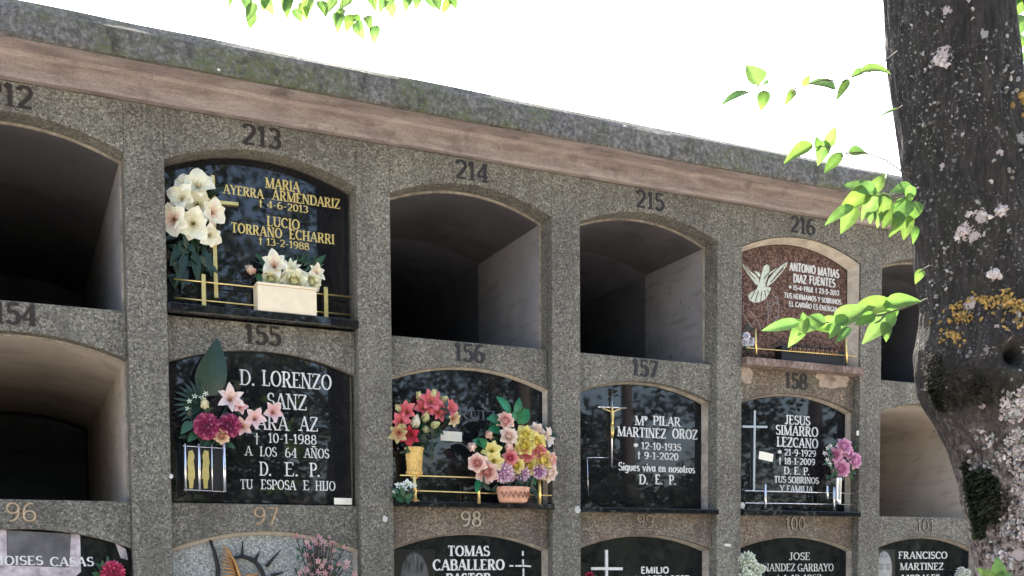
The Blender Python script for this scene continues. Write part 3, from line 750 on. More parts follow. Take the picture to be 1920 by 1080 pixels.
# 100 -----------------------------------------------------
Y = .066
p100 = plaque(3, 2, Y, BLACK, 'black plaque with thin pale lettering beside white flowers under the number 100', right=.016, top=.008, joint=LIP)
mb = MB()
for s, l, r_, y_, h in (('JOSE', 1479, 1519, 1043, 14), ('FERNANDEZ', 1404, 1491, 1064, 14), ('GARBAYO', 1495, 1563, 1064, 14), ('+ 1-12-1957', 1455, 1540, 1083, 11)): line(mb, s, l, r_, y_, h, Y, T=.14, t=.07)
letter_parts(mb, CHALK, p100)

# 101 -----------------------------------------------------
Y = .066
p101 = plaque(4, 2, Y, BLACK, 'black plaque with engraved portrait of a bald man under the number 101', right=.020, top=.007, joint=LIP)
mb = MB()
for s, l, r_, y_, h in (('FRANCISCO', 1684, 1776, 1041, 13), ('MARTINEZ', 1687, 1769, 1062, 13), ('MORALES', 1690, 1762, 1084, 13)): line(mb, s, l, r_, y_, h, Y, T=.20, t=.10)
letter_parts(mb, CHALK, p101)
portrait(p101, 1636, 1678, 1030, 1102, Y, .40, lambda u, v: face(u, v, .04, .5))

# chipped plaster on the lintel of 158
splash(1398, 702, .04, 26, 34, LEDGE_RED2, 'plaster_patch', LINTEL[3, 1], 3.0)
splash(1560, 712, .04, 72, 34, LEDGE_RED2, 'plaster_patch', LINTEL[3, 1], 9.0)
for o_ in list(LINTEL[3, 1].children):
    o_.matrix_parent_inverse = Matrix.Identity(4)


for px, py, y_, w_, h_ in ((722, 973, 0, 9, 11), (1083, 956, 0, 12, 14), (1364, 1022, 0, 16, 5), (321, 893, 0, 6, 9), (1392, 948, .02, 10, 12), (1032, 950, 0, 8, 7), (410, 131, -.16, 6, 5), (1172, 238, -.155, 8, 6), (705, 262, 0, 5, 4), (1608, 812, 0, 6, 10)):
    splash(px, py, y_, w_, h_, CHALK, 'mortar_dab', wall, px*.37, .003)
# ------------------------------------------------------------------ flowers
def petal(mb, L, Wd, e0, e1, phi, c0, c1, cup=.25, a=.8, r0=.02, z0=0, M=None, nu=6, nv=4, ruffle=0.0, jit=.06, cm=None):
    "one petal growing outwards from the z axis, elevation e0 at its base to e1 at its tip"
    x, z = r0, z0; vv, cc = [], []; e0 += random.uniform(-6, 6); phi += random.uniform(-5, 5); L *= 1+random.uniform(-jit, jit)
    cp, sp = math.cos(R(phi)), math.sin(R(phi)); tw = random.uniform(-.15, .15)
    for i in range(nu+1):
        u = i/nu; e = R(e0+(e1-e0)*u); ww = Wd*math.sin(math.pi*min(.995, .06+.94*u)**a)**.8
        for j in range(nv+1):
            v = 2*j/nv-1; q = ww*cup*v*v+tw*v*ww*u
            if ruffle: q += ruffle*math.sin(9*v+7*u+phi)*u
            X, Yy, Zz = x-math.sin(e)*q, v*ww, z+math.cos(e)*q
            vv.append((X*cp-Yy*sp, X*sp+Yy*cp, Zz))
            k = u**.7; edge = k
            if cm and abs(v) < .3: c = tuple(cm[n]*(1-u)+c1[n]*u for n in range(3))
            else: c = tuple(c0[n]*(1-edge)+c1[n]*edge for n in range(3))
            cc.append(c)
        x += math.cos(e)*L/nu; z += math.sin(e)*L/nu
    n1 = nv+1
    mb.add(vv, [(i*n1+j, (i+1)*n1+j, (i+1)*n1+j+1, i*n1+j+1) for i in range(nu) for j in range(nv)], 0, cc, True, M)
def lily(c0, c1, M, cm=None, n=6, wd=.21):
    mb = MB()
    for i in range(n): petal(mb, 1.0+.1*(i % 2), wd*(1+.2*(i % 2)), 62, -12+random.uniform(-22, 16), i*360/n, c0, c1, .3, .78, .03, 0, M, cm=cm)
    for i in range(5):
        a = 2*math.pi*i/5; mb.tube([M @ Vector((.02*math.cos(a), .02*math.sin(a), 0)), M @ Vector((.16*math.cos(a), .16*math.sin(a), .42))], [.012*M.median_scale, .016*M.median_scale], 5, 0, True, (.55, .35, .08))
    return mb
def rose(c0, c1, M, open_=1.0):
    mb = MB()
    mb.lathe([(.0, .05), (.16, .10), (.20, .30), (.12, .48), (.0, .5)], 8, M=M, col=c0)
    for k, (n, L, wd, e0, e1, r0) in enumerate(((3, .46, .24, 82, 108, .06), (4, .54, .30, 76, 100, .12), (5, .62, .36, 64, 78, .17), (6, .70, .40, 48, 30*open_, .17), (6, .72, .42, 28, -14*open_, .15))):
        f = k/4; c = tuple(c0[i]*(1-f)+c1[i]*f for i in range(3)); ce = tuple(min(1, x*1.12) for x in c)
        for i in range(n): petal(mb, L, wd, e0, e1, i*360/n+k*37, c, ce, .45, .62, r0, .04*(4-k), M, 5, 4)
    return mb
def pompon(c0, c1, M, n=90):
    mb = MB(); mb.lathe([(0, -.45), (.4, -.3), (.55, 0), (.4, .35), (0, .5)], 10, M=M, col=tuple(x*.6 for x in c0))
    for i in range(n):
        t = i/n; th = math.acos(1-1.55*t); ph = i*137.5
        Mp = M @ Matrix.Rotation(R(ph), 4, 'Z') @ Matrix.Rotation(th, 4, 'Y')
        petal(mb, .36, .12, 88, 62, 0, c0, c1 if i % 3 else tuple(min(1, x*1.5+.1) for x in c1), .9, .7, .02, .58, Mp, 3, 2)
    return mb
def bud(c0, c1, M):
    mb = MB()
    for i in range(3): petal(mb, 1.5, .52, 78, 104, i*120, c0, c1, .55, .75, .12, -.4, M, 6, 4)
    for i in range(3): petal(mb, 1.45, .50, 70, 108, i*120+60, c0, c1, .55, .75, .16, -.4, M, 6, 4)
    return mb
def daisy(c0, c1, M, n=11):
    mb = MB(); mb.lathe([(0, .16), (.12, .12), (.16, 0), (0, -.05)], 8, M=M, col=(.6, .45, .1))
    for i in range(n): petal(mb, .95, .20, 32, 4, i*360/n, c0, c1, .2, .7, .08, 0, M, 4, 2)
    return mb
def facing(p, d, size, roll=None):
    d = Vector(d).normalized(); q = d.to_track_quat('Z', 'Y').to_matrix().to_4x4()
    return Matrix.Translation(p) @ q @ Matrix.Rotation(random.uniform(0, 6.28) if roll is None else R(roll), 4, 'Z') @ Matrix.Scale(size, 4)
def blade(mb, p, q, wd, nrm=(0, -1, 0), sag=.0, mi=0, fold=.25, nu=8, nv=4, a=.75, ribs=0):
    "leaf from p to q, half width wd, upper side towards nrm"
    p, q = Vector(p), Vector(q); d = q-p; L = d.length; d = d/L; n = Vector(nrm); n = (n-d*n.dot(d)).normalized(); s_ = d.cross(n)
    vv, cc = [], []; g = random.uniform(.72, 1.18); tint = (g*random.uniform(.85, 1.15), g, g*random.uniform(.7, 1.1)); ph = random.uniform(0, 6)
    for i in range(nu+1):
        u = i/nu; ww = wd*max(.02, math.sin(math.pi*min(.999, u)**a))**.85
        for j in range(nv+1):
            v = 2*j/nv-1
            q_ = 1.28 if abs(v) < .1 else (.93 if i % 2 else 1.05); cc.append(tuple(x*q_ for x in tint))
            vv.append(p+d*(L*u)+s_*(ww*v+.10*wd*math.sin(2.4*u+ph))+n*(.12*ww*v*math.sin(5*u+ph))+n*(abs(v)*ww*fold-sag*L*(2*u-1)**2+sag*L+(.04*ww*math.sin(u*40) if ribs and j % 2 else 0)))
    n1 = nv+1
    mb.add(vv, [(i*n1+j, (i+1)*n1+j, (i+1)*n1+j+1, i*n1+j+1) for i in range(nu) for j in range(nv)], mi, cc, True)
FG = 'flowers left on the plaques'
class Bouquet:
    def __init__(s, name, label, cat, base, y, stemto=None):
        s.y = y; s.base = at(*base, y+.02); s.o = thing(name, label, cat, s.base, FG); s.st = MB(); s.to = Vector(s.base) if stemto is None else at(*stemto, y+.02)
    def fl(s, name, kind, px, py, dpx, c0, c1, dirpx=(0, 0), dy=0, **kw):
        "a flower head dpx wide; dirpx = how far it looks sideways and up"
        y = s.y+dy+random.uniform(-.012, .012); p = at(px, py, y); r = dpx*mpp(p)/2
        d = Vector((dirpx[0]-.18, -1, dirpx[1]-.05)).normalized()
        sc = {'lily': 1.02, 'rose': 1.18, 'pompon': 1.1, 'bud': .92, 'daisy': 1.05}[kind]
        M = facing(p-d*r*.3, d, r*sc)
        mb = {'lily': lily, 'rose': rose, 'pompon': pompon, 'bud': bud, 'daisy': daisy}[kind](c0, c1, M, **kw)
        mb.build(name, PETAL, s.o)
        e = p-d*r*.3; s.st.tube([e, e.lerp(s.to, .5)+Vector((0, .012, .004)), s.to], .0022, 5)
    def leaf(s, p, q, wpx, mat=None, dy=0, sag=.08, tilt=(0, -1, .4), name='leaf', **kw):
        a, b = at(*p, s.y+dy), at(*q, s.y+dy-.015); mb = MB(); blade(mb, a, b, wpx*mpp(a)/2, tilt, sag, **kw); mb.build(name, mat or FOIL, s.o)
    def foliage(s, x0, x1, y0, y1, n, lpx, mat=None, dy=.025, name='foliage'):
        mb = MB()
        for i in range(n):
            x, y_ = random.uniform(x0, x1), random.uniform(y0, y1); a = at(x, y_, s.y+dy+random.uniform(-.02, .02)); k = mpp(a)
            t = random.uniform(0, 6.28); b = a+Vector((math.cos(t)*lpx*k, random.uniform(-.4, .2)*lpx*k, math.sin(t)*lpx*k))
            blade(mb, a, b, lpx*k*.2, (random.uniform(-.6, .6), -1, random.uniform(-.3, .8)), .06, 0, .25, 4, 2)
        mb.build(name, mat or FOIL, s.o)
    def done(s, mat=None): s.st.build('stems', mat or FOIL, s.o)
CR0, CR1 = (.70, .62, .34), (.84, .80, .62); PK = (.80, .42, .38)

# lilies at the left of 213
b = Bouquet('flower_bouquet', 'white lilies with dark leaves hanging over the left of the gold lettered plaque', 'flowers', (372, 520), .045)
for px, py, d, dr, cm in ((372, 348, 70, (.1, .5), None), (342, 372, 66, (-.4, .2), None), (370, 385, 72, (.1, .1), None), (324, 412, 72, (-.3, -.3), PK), (398, 398, 58, (.5, -.1), PK), (362, 420, 74, (0, -.3), None), (394, 442, 50, (.3, -.4), None), (345, 345, 44, (-.3, .5), None)):
    b.fl('lily_flower', 'lily', px, py, d, (.78, .76, .50), (.90, .88, .76), dr, cm=cm, wd=.42)
for p, q, w_ in (((350, 470), (330, 540), 16), ((365, 470), (370, 530), 18), ((345, 455), (318, 500), 16), ((380, 465), (398, 520), 14), ((340, 440), (306, 452), 14), ((386, 370), (420, 352), 12), ((352, 500), (340, 545), 12)):
    b.leaf(p, q, w_, DKLEAF, .02)
b.foliage(320, 400, 450, 530, 36, 26, DKLEAF); b.done()

# cream planter of 213
b = Bouquet('flower_planter', 'cream rectangular planter of white roses and pale lilies on the ledge', 'planter', (537, 590), .035)
a0, a1 = at(482, 545, .0), at(593, 590, .0)
pl = MB().box((a0.x, -.012, FLOOR[0]+.0342), (a1.x, .070, FLOOR[0]+.034+.098)).box((a0.x-.003, -.015, FLOOR[0]+.034+.0981), (a1.x+.003, .073, FLOOR[0]+.034+.108)).build('planter_box', CREAM, b.o, .004)
for kind, px, py, d, dr, cm, c0 in (('bud', 470, 505, 38, (-.7, .3), PK, None), ('lily', 515, 497, 66, (0, .4), PK, None), ('rose', 508, 524, 46, (-.2, 0), None, None), ('rose', 552, 528, 62, (0, .1), None, None), ('rose', 585, 528, 44, (.3, 0), None, None), ('lily', 592, 512, 44, (.5, .2), PK, None), ('daisy', 545, 503, 44, (.1, .4), None, None)):
    kw = {'cm': cm, 'wd': .30} if kind == 'lily' else {}
    c0, c1 = ((.72, .32, .28), (.85, .74, .60)) if kind == 'bud' else ((.76, .73, .44), (.89, .87, .74))
    b.fl({'bud': 'rose_bud', 'lily': 'lily_flower', 'rose': 'rose_flower', 'daisy': 'daisy_flower'}[kind], kind, px, py, d, c0, c1, dr, **kw)
b.foliage(490, 600, 484, 520, 60, 15, FOIL, .03); b.foliage(500, 590, 482, 502, 36, 13, DKLEAF, .04)
for p, q in (((498, 500), (478, 474)), ((590, 500), (612, 478)), ((486, 512), (486, 540))): b.leaf(p, q, 12, FOIL, .02)
b.done()

# arrangement on 155
b = Bouquet('flower_bouquet', 'crimson pompon dahlias with pale orchids and a tall dark leaf in the gilt holder', 'flowers', (384, 850), -.02)
b.leaf((388, 745), (405, 633), 56, DKLEAF, .03, .05, name='broad_leaf', nu=14, a=.62)
for i in range(11):
    a = R(95+i*12); L = 62-abs(i-5)*2
    b.leaf((382, 760), (382+L*math.cos(a), 760-L*math.sin(a)), 9, DKLEAF, .02, .04, name='palm_blade')
b.fl('lily_flower', 'lily', 432, 748, 66, (.80, .50, .46), (.86, .76, .70), (.1, .2), wd=.22)
b.fl('orchid_flower', 'lily', 478, 785, 52, (.78, .36, .36), (.84, .66, .62), (.1, .2), n=5, wd=.30)
b.fl('orchid_flower', 'lily', 512, 773, 50, (.72, .25, .28), (.84, .66, .62), (.3, .1), n=5, wd=.30)
b.fl('orchid_flower', 'lily', 455, 800, 46, (.78, .45, .36), (.82, .60, .54), (.1, -.1), n=5, wd=.30)
b.fl('orchid_flower', 'lily', 450, 764, 34, (.75, .30, .32), (.82, .55, .52), (.2, .2), n=5, wd=.30)
b.fl('rose_flower', 'bud', 384, 757, 38, (.68, .66, .40), (.84, .82, .62), (0, .8))
b.fl('dahlia_flower', 'pompon', 387, 798, 52, (.20, .012, .06), (.42, .05, .15), (-.1, .1), -.015)
b.fl('dahlia_flower', 'pompon', 431, 797, 46, (.20, .012, .06), (.42, .05, .15), (.1, .1), -.01)
b.fl('rose_flower', 'rose', 416, 818, 34, (.72, .42, .30), (.84, .70, .50), (.1, -.1), -.015)
for x, y_ in ((365, 743), (372, 738), (378, 744), (355, 752), (352, 766), (386, 738)): b.fl('small_bloom', 'daisy', x, y_, 12, (.6, .7, .5), (.75, .82, .68), (0, .3), n=5)
for p, q, w_ in (((420, 830), (442, 842), 12), ((400, 828), (380, 836), 12), ((445, 775), (462, 764), 16), ((360, 790), (340, 815), 18), ((372, 810), (352, 830), 16)): b.leaf(p, q, w_, FOIL, .01)
b.foliage(350, 440, 770, 832, 34, 20, DKLEAF); b.done()

# left bouquet of 156 in a golden vase
vz = thing('flower_vase', 'golden woven vase standing at the left of the plaque with faded lettering', 'vase', at(777, 889, .0))
c_ = at(777, 888, .0); k = mpp(c_); zz = FLOOR[1]+.021
vprof = [(0, 0), (12*k, 0), (16*k, 3*k), (16*k, 8*k)]
for i in range(16): vprof += [((13.5+3*i/15+(.9 if i % 2 else 0))*k, (9+i*2.6)*k)]
vprof += [(19*k, 51*k), (17*k, 53*k), (14.5*k, 50*k), (12*k, 14*k)]
legs = at(777, 941, .0)
MB().lathe(vprof, 28, M=Matrix.Translation(Vector((c_.x, .0, at(777, 892, 0).z)))).build('vase_body', WICKER, vz)
MB().lathe([(0, 0), (11*k, 0), (5*k, 4*k), (3*k, 12*k), (3*k, 40*k), (9*k, at(777, 892, 0).z-zz-.001)], 20, M=Matrix.Translation(Vector((c_.x, .0, zz)))).build('vase_stem', WICKER, vz)
b = Bouquet('flower_bouquet', 'red and cream lilies with one white tulip in the golden woven vase', 'flowers', (777, 850), -.01)
RD0, RD1 = (.52, .03, .06), (.76, .20, .22); LG0, LG1 = (.50, .50, .22), (.72, .72, .42)
for kind, px, py, d, c0, c1, dr in (('lily', 808, 752, 56, RD0, RD1, (.1, .5)), ('bud', 786, 742, 28, LG0, LG1, (-.3, .9)), ('bud', 813, 738, 30, LG0, LG1, (.3, .9)), ('bud', 832, 748, 30, LG0, LG1, (.8, .4)), ('bud', 746, 765, 26, LG0, LG1, (-.6, .7)), ('lily', 762, 772, 50, RD0, RD1, (-.5, .3)), ('lily', 795, 765, 46, RD0, RD1, (0, .3)), ('lily', 845, 765, 44, RD0, RD1, (.7, .2)), ('lily', 850, 785, 38, RD0, LG1, (.6, -.5)), ('lily', 822, 772, 44, RD0, RD1, (.4, 0)), ('lily', 752, 790, 44, RD0, RD1, (-.6, 0)),
                               ('lily', 768, 815, 52, (.35, .02, .05), RD0, (-.4, -.4)), ('lily', 748, 812, 46, RD0, LG0, (-.5, -.4)), ('bud', 757, 802, 30, LG0, LG1, (-.2, .9)), ('bud', 798, 782, 34, LG0, LG1, (.1, .9)), ('bud', 798, 805, 30, LG0, LG1, (.4, -.3)), ('bud', 817, 796, 32, LG0, LG1, (.8, .4))):
    kw = {'wd': .30} if kind == 'lily' else {}
    b.fl('lily_flower' if kind == 'lily' else 'lily_bud', kind, px, py, d, c0, c1, dr, **kw)
b.fl('tulip_flower', 'bud', 779, 790, 42, (.66, .68, .48), (.86, .86, .78), (.1, .8), -.02)
b.leaf((770, 835), (764, 850), 16, FOIL); b.foliage(765, 815, 810, 850, 40, 20, DKLEAF); b.foliage(745, 825, 750, 805, 44, 16, FOIL, .03); b.done()

# big bouquet of 156 in a basket
b = Bouquet('flower_basket', 'large mixed bouquet of pink and yellow roses in a zigzag patterned terracotta basket', 'flowers', (962, 942), -.055, (962, 925))
c_ = at(962, 942, b.y); k = mpp(c_); zb = FLOOR[1]+.021
bp = [(0, 0), (25*k, 0), (28*k, 2*k)]+[((28+4.5*i/9+(.8 if i % 2 else 0))*k, (3+2.5*i)*k) for i in range(10)]+[(34*k, 28*k), (31*k, 29*k), (25*k, 6*k)]
Mb = Matrix.Translation(Vector((c_.x, b.y, zb))) @ Matrix.Diagonal((1, .72, 1, 1))
bk = MB().lathe(bp, 36, M=Mb).build('basket', TERRA, b.o)
mb = MB(); zp = []
for i in range(15):
    a = R(-150+i*120/14); rr = 33.4*k; zp.append(Mb @ Vector((rr*math.cos(a), rr*math.sin(a), (8 if i % 2 else 19)*k)))
mb.tube(zp, 1.1*k, 6); zg = mb.build('zigzag_band', m_plain('brown_cane', (.22, .07, .035), .6), b.o); zg.parent = bk; zg.matrix_parent_inverse = Matrix.Identity(4); zg.location = zg.location
P0, P1 = (.76, .40, .36), (.85, .66, .58); Y0, Y1 = (.74, .62, .12), (.86, .79, .36); H0, H1 = (.66, .12, .18), (.80, .36, .36); V0, V1 = (.58, .28, .44), (.80, .58, .66); WP0, WP1 = (.80, .62, .52), (.86, .76, .68)
for kind, px, py, d, c0, c1, dr in (('rose', 948, 788, 40, P0, P1, (0, .4)), ('bud', 917, 815, 36, (.80, .56, .36), P1, (-.6, .4)), ('bud', 884, 837, 40, P0, WP1, (-.8, .2)), ('rose', 954, 818, 40, WP0, WP1, (0, .2)), ('bud', 955, 838, 38, P0, P1, (0, .9)), ('rose', 985, 816, 44, Y0, Y1, (.1, .3)), ('rose', 1006, 810, 42, WP0, WP1, (.3, .3)),
                               ('rose', 983, 836, 50, Y0, Y1, (.1, .1)), ('rose', 1006, 830, 46, Y0, Y1, (.2, .1)), ('lily', 1026, 820, 48, WP0, WP1, (.8, .2)), ('lily', 922, 845, 48, Y0, Y1, (-.3, .1)), ('lily', 926, 864, 48, Y0, Y1, (-.2, -.1)), ('rose', 895, 868, 42, P0, P1, (-.6, 0)), ('rose', 913, 885, 50, P0, P1, (-.2, -.2)),
                               ('rose', 957, 858, 34, H0, H1, (-.1, .1)), ('rose', 968, 873, 38, Y0, Y1, (0, 0)), ('rose', 987, 853, 36, H0, H1, (.1, .1)), ('rose', 1011, 847, 38, H0, H1, (.2, .1)), ('rose', 992, 874, 42, Y0, Y1, (0, -.1)), ('rose', 1019, 862, 46, Y0, Y1, (.4, 0)), ('rose', 1031, 886, 42, WP0, WP1, (.6, -.2)), ('rose', 1033, 862, 36, P0, P1, (.7, 0)),
                               ('pompon', 945, 887, 42, V0, V1, (-.1, -.2)), ('pompon', 979, 889, 36, V0, V1, (0, -.2)), ('pompon', 1013, 884, 32, (.48, .18, .44), V1, (.2, -.2)), ('pompon', 955, 895, 26, V0, V1, (0, -.4))):
    kw = {'wd': .34} if kind == 'lily' else {'n': 55} if kind == 'pompon' else {}
    b.fl({'rose': 'rose_flower', 'bud': 'rose_bud', 'lily': 'lily_flower', 'pompon': 'aster_flower'}[kind], kind, px, py, d, c0, c1, dr, **kw)
for p, q, w_ in (((958, 776), (930, 743), 20), ((968, 778), (974, 745), 17), ((972, 795), (990, 766), 26), ((985, 790), (982, 764), 14), ((940, 790), (912, 784), 22), ((938, 806), (914, 806), 20), ((908, 835), (886, 824), 20), ((912, 842), (896, 822), 20), ((965, 790), (962, 772), 14), ((898, 900), (892, 925), 16), ((1000, 895), (1004, 910), 8)):
    b.leaf(p, q, w_, EMER, .015, .06)
b.foliage(900, 1025, 800, 890, 80, 24, DKLEAF, .04); b.foliage(905, 1010, 895, 922, 34, 20, DKLEAF, .01); b.done()

# little white flowers at the foot of 156
b = Bouquet('flower_sprig', 'small white lilies with dark leaves beside the brass post of the rail', 'flowers', (757, 940), -.04)
for x, y_, d in ((748, 912, 22), (763, 908, 24), (773, 912, 20), (741, 922, 14), (757, 917, 18)): b.fl('lily_flower', 'lily', x, y_, d, (.55, .62, .45), (.84, .86, .80), (random.uniform(-.4, .4), .7), wd=.28)
for p, q in (((757, 935), (735, 915)), ((757, 938), (740, 938)), ((760, 936), (775, 925)), ((758, 934), (750, 912)), ((757, 940), (732, 926)), ((760, 940), (772, 938))): b.leaf(p, q, 11, FOIL, 0)
b.foliage(740, 774, 918, 938, 30, 14, DKLEAF, .01); b.done()

# pink roses on 158
b = Bouquet('flower_bouquet', 'lilac pink roses in the slim steel vase right of the plain cross', 'flowers', (1571, 900), -.005)
for px, py, d, dr in ((1583, 836, 38, (.1, .5)), (1566, 853, 34, (-.3, .1)), (1604, 864, 36, (.5, 0)), (1578, 879, 40, (0, -.1)), (1592, 850, 26, (.2, .1))):
    b.fl('rose_flower', 'rose', px, py, d, (.58, .22, .40), (.78, .48, .62), dr)
for x, y_ in ((1552, 840), (1557, 836), (1551, 862), (1592, 862), (1556, 870), (1546, 850)): b.fl('small_bloom', 'daisy', x, y_, 11, (.55, .6, .5), (.78, .78, .76), (0, .2), n=5)
for p, q in (((1586, 862), (1600, 846)), ((1572, 845), (1556, 830)), ((1560, 868), (1542, 872)), ((1590, 880), (1606, 890)), ((1570, 885), (1556, 895))): b.leaf(p, q, 9, FOIL, .015)
b.foliage(1552, 1602, 838, 892, 44, 13, FOIL, .02); b.done()

# whitish flower by the left post of 216
b = Bouquet('flower_sprig', 'pale whitish lavender flowers at the left foot of the brown granite plaque', 'flowers', (1403, 660), .01)
for x, y_, d in ((1400, 630, 18), (1406, 640, 22), (1397, 642, 18)): b.fl('rose_flower', 'rose', x, y_, d, (.62, .60, .68), (.82, .81, .85), (0, .2))
b.foliage(1394, 1412, 620, 655, 14, 12, DKLEAF); b.done()

# red carnation of 96
b = Bouquet('flower_sprig', 'crimson carnation with green leaves on the plaque under the number 96', 'flowers', (212, 1130), -.0)
b.fl('carnation_flower', 'pompon', 210, 1073, 48, (.34, .012, .06), (.62, .05, .15), (0, .2), n=70)
for p, q in (((200, 1075), (178, 1056)), ((195, 1078), (192, 1050)), ((192, 1085), (172, 1074)), ((222, 1085), (240, 1100))): b.leaf(p, q, 14, FOIL, .01)
b.foliage(178, 215, 1055, 1090, 14, 16, FOIL); b.done()

# pink blossom sprays of 97
b = Bouquet('flower_bouquet', 'loose sprays of tiny pink blossom on the grey granite plaque', 'flowers', (600, 1140), .0)
for i in range(90):
    t = random.random(); cx_ = random.choice((575, 590, 605, 640, 615, 585)); x = cx_+random.gauss(0, 13); y_ = random.uniform(1002, 1100) if cx_ < 630 else random.uniform(1018, 1100)
    b.fl('small_bloom', 'daisy', x, y_, random.uniform(8, 14), (.50, .16, .22), (.74, .46, .46) if i % 3 else (.80, .64, .58), (random.uniform(-.6, .6), random.uniform(-.3, .7)), random.uniform(-.03, .02), n=5)
b.foliage(555, 650, 1015, 1100, 60, 12, FOIL, .01); b.done(TWIG)

# red flower of 99, white flowers of 100 and 101
b = Bouquet('flower_sprig', 'dark red rose peeping up left of the thick white cross', 'flowers', (1106, 1120), .02)
b.fl('rose_flower', 'rose', 1106, 1080, 20, (.25, .01, .03), (.45, .04, .09), (0, .4)); b.leaf((1106, 1090), (1118, 1078), 8); b.done()
b = Bouquet('flower_bouquet', 'white blossoms at the left of the plaque with thin pale lettering', 'flowers', (1404, 1140), .0)
for x, y_, d in ((1402, 1048, 34), (1392, 1062, 26), (1412, 1060, 28), (1396, 1078, 34), (1418, 1074, 26), (1428, 1066, 18), (1408, 1086, 34), (1389, 1046, 16)): b.fl('white_bloom', 'pompon', x, y_, d, (.66, .72, .50), (.86, .88, .76), (random.uniform(-.4, .4), .3), n=34)
b.foliage(1388, 1430, 1052, 1092, 24, 14, DKLEAF); b.done()
b = Bouquet('flower_sprig', 'white blossoms at the right edge of the plaque with a bald man', 'flowers', (1808, 1120), .0)
for x, y_, d in ((1804, 1071, 20), (1814, 1074, 18), (1798, 1080, 16), (1808, 1084, 22)): b.fl('white_bloom', 'pompon', x, y_, d, (.7, .74, .6), (.86, .88, .8), (0, .3), n=30)
b.foliage(1796, 1818, 1072, 1095, 12, 12, DKLEAF); b.done()

# ------------------------------------------------------------------ the near tree
TD = 2.4
OUT = [(-1500, 1520, 1735), (-1000, 1570, 1800), (-500, 1618, 1858), (-200, 1640, 1872), (0, 1663, 1890), (100, 1671, 1899), (200, 1683, 1912), (290, 1696, 1930), (340, 1705, 1936), (400, 1712, 1942), (440, 1718, 1946), (520, 1728, 1955), (575, 1734, 1963), (610, 1731, 1968), (655, 1724, 1980), (700, 1725, 1990), (730, 1732, 1998), (760, 1747, 2008), (790, 1764, 2018), (830, 1783, 2028), (870, 1797, 2040), (910, 1810, 2050), (960, 1819, 2062), (1010, 1829, 2078), (1080, 1843, 2100), (1250, 1850, 2150), (1500, 1865, 2200), (2000, 1880, 2260), (2300, 1860, 2300), (2450, 1810, 2360), (2525, 1760, 2420)]
def lerpo(y):
    for i in range(len(OUT)-1):
        a, b = OUT[i], OUT[i+1]
        if a[0] <= y <= b[0]:
            t = (y-a[0])/(b[0]-a[0]); return a[1]+(b[1]-a[1])*t, a[2]+(b[2]-a[2])*t
    return OUT[-1][1:]
def trunk_at(py):
    l, r = lerpo(py); return atd((l+r)/2, py, TD), (r-l)/2*TD/FPX
g0 = atd(2090, 2515, TD)
tree = thing('tree', 'dark lichen spotted leaning tree trunk with bright green leafy twigs in front of the wall', 'tree', (g0.x, g0.y, 0))
NA, vv = 150, []
ys = [-1500+i*50 for i in range(28)]+[-100+i*4 for i in range(306)]+[1124+i*30 for i in range(46)]+[2515]
right = _r; fwd = Vector((_f.x, _f.y, 0)).normalized(); side = Vector((fwd.y, -fwd.x, 0))
def surf(px, py):
    c, rad = trunk_at(py); l, r = lerpo(py); u = (px-(l+r)/2)/((r-l)/2); u = max(-.97, min(.97, u))
    return c+side*(u*rad)-fwd*(math.sqrt(1-u*u)*rad)
KNOT = surf(1842, 690); BURL = surf(1775, 720); mb = MB()
for y_ in ys:
    c, rad = trunk_at(y_)
    for j in range(NA):
        a = 2*math.pi*j/NA; dv = side*math.cos(a)+fwd*math.sin(a)
        q = Vector((math.cos(a)*1.6, math.sin(a)*1.6, c.z*1.1))
        rg = noise.noise(Vector((math.cos(a)*5, math.sin(a)*5, c.z*2.2)))*.05+noise.noise(Vector((math.cos(a)*11, math.sin(a)*11, c.z*9)))*.034+noise.noise(Vector((math.cos(a)*30, math.sin(a)*30, c.z*22)))*.024
        if y_ > 780: rg += noise.noise(Vector((math.cos(a)*7, math.sin(a)*7, c.z*13)))*.05*min(1, (y_-780)/120)
        # burl with a knot hole on the near left side
        bp_ = (c+dv*rad)-KNOT; d2 = bp_.length
        rg += .10*math.exp(-(d2/.06)**2)-.55*math.exp(-(d2/.02)**2)
        b2 = (c+dv*rad)-BURL; rg += .07*math.exp(-(b2.length/.055)**2)*(1+.8*noise.noise(c*30+dv*4))
        vv.append(c+dv*rad*(1+rg))
k = len(ys)
mb.add(vv, [(i*NA+j, (i+1)*NA+j, (i+1)*NA+(j+1) % NA, i*NA+(j+1) % NA) for i in range(k-1) for j in range(NA)]+[tuple(range(NA))], 0, None, True)
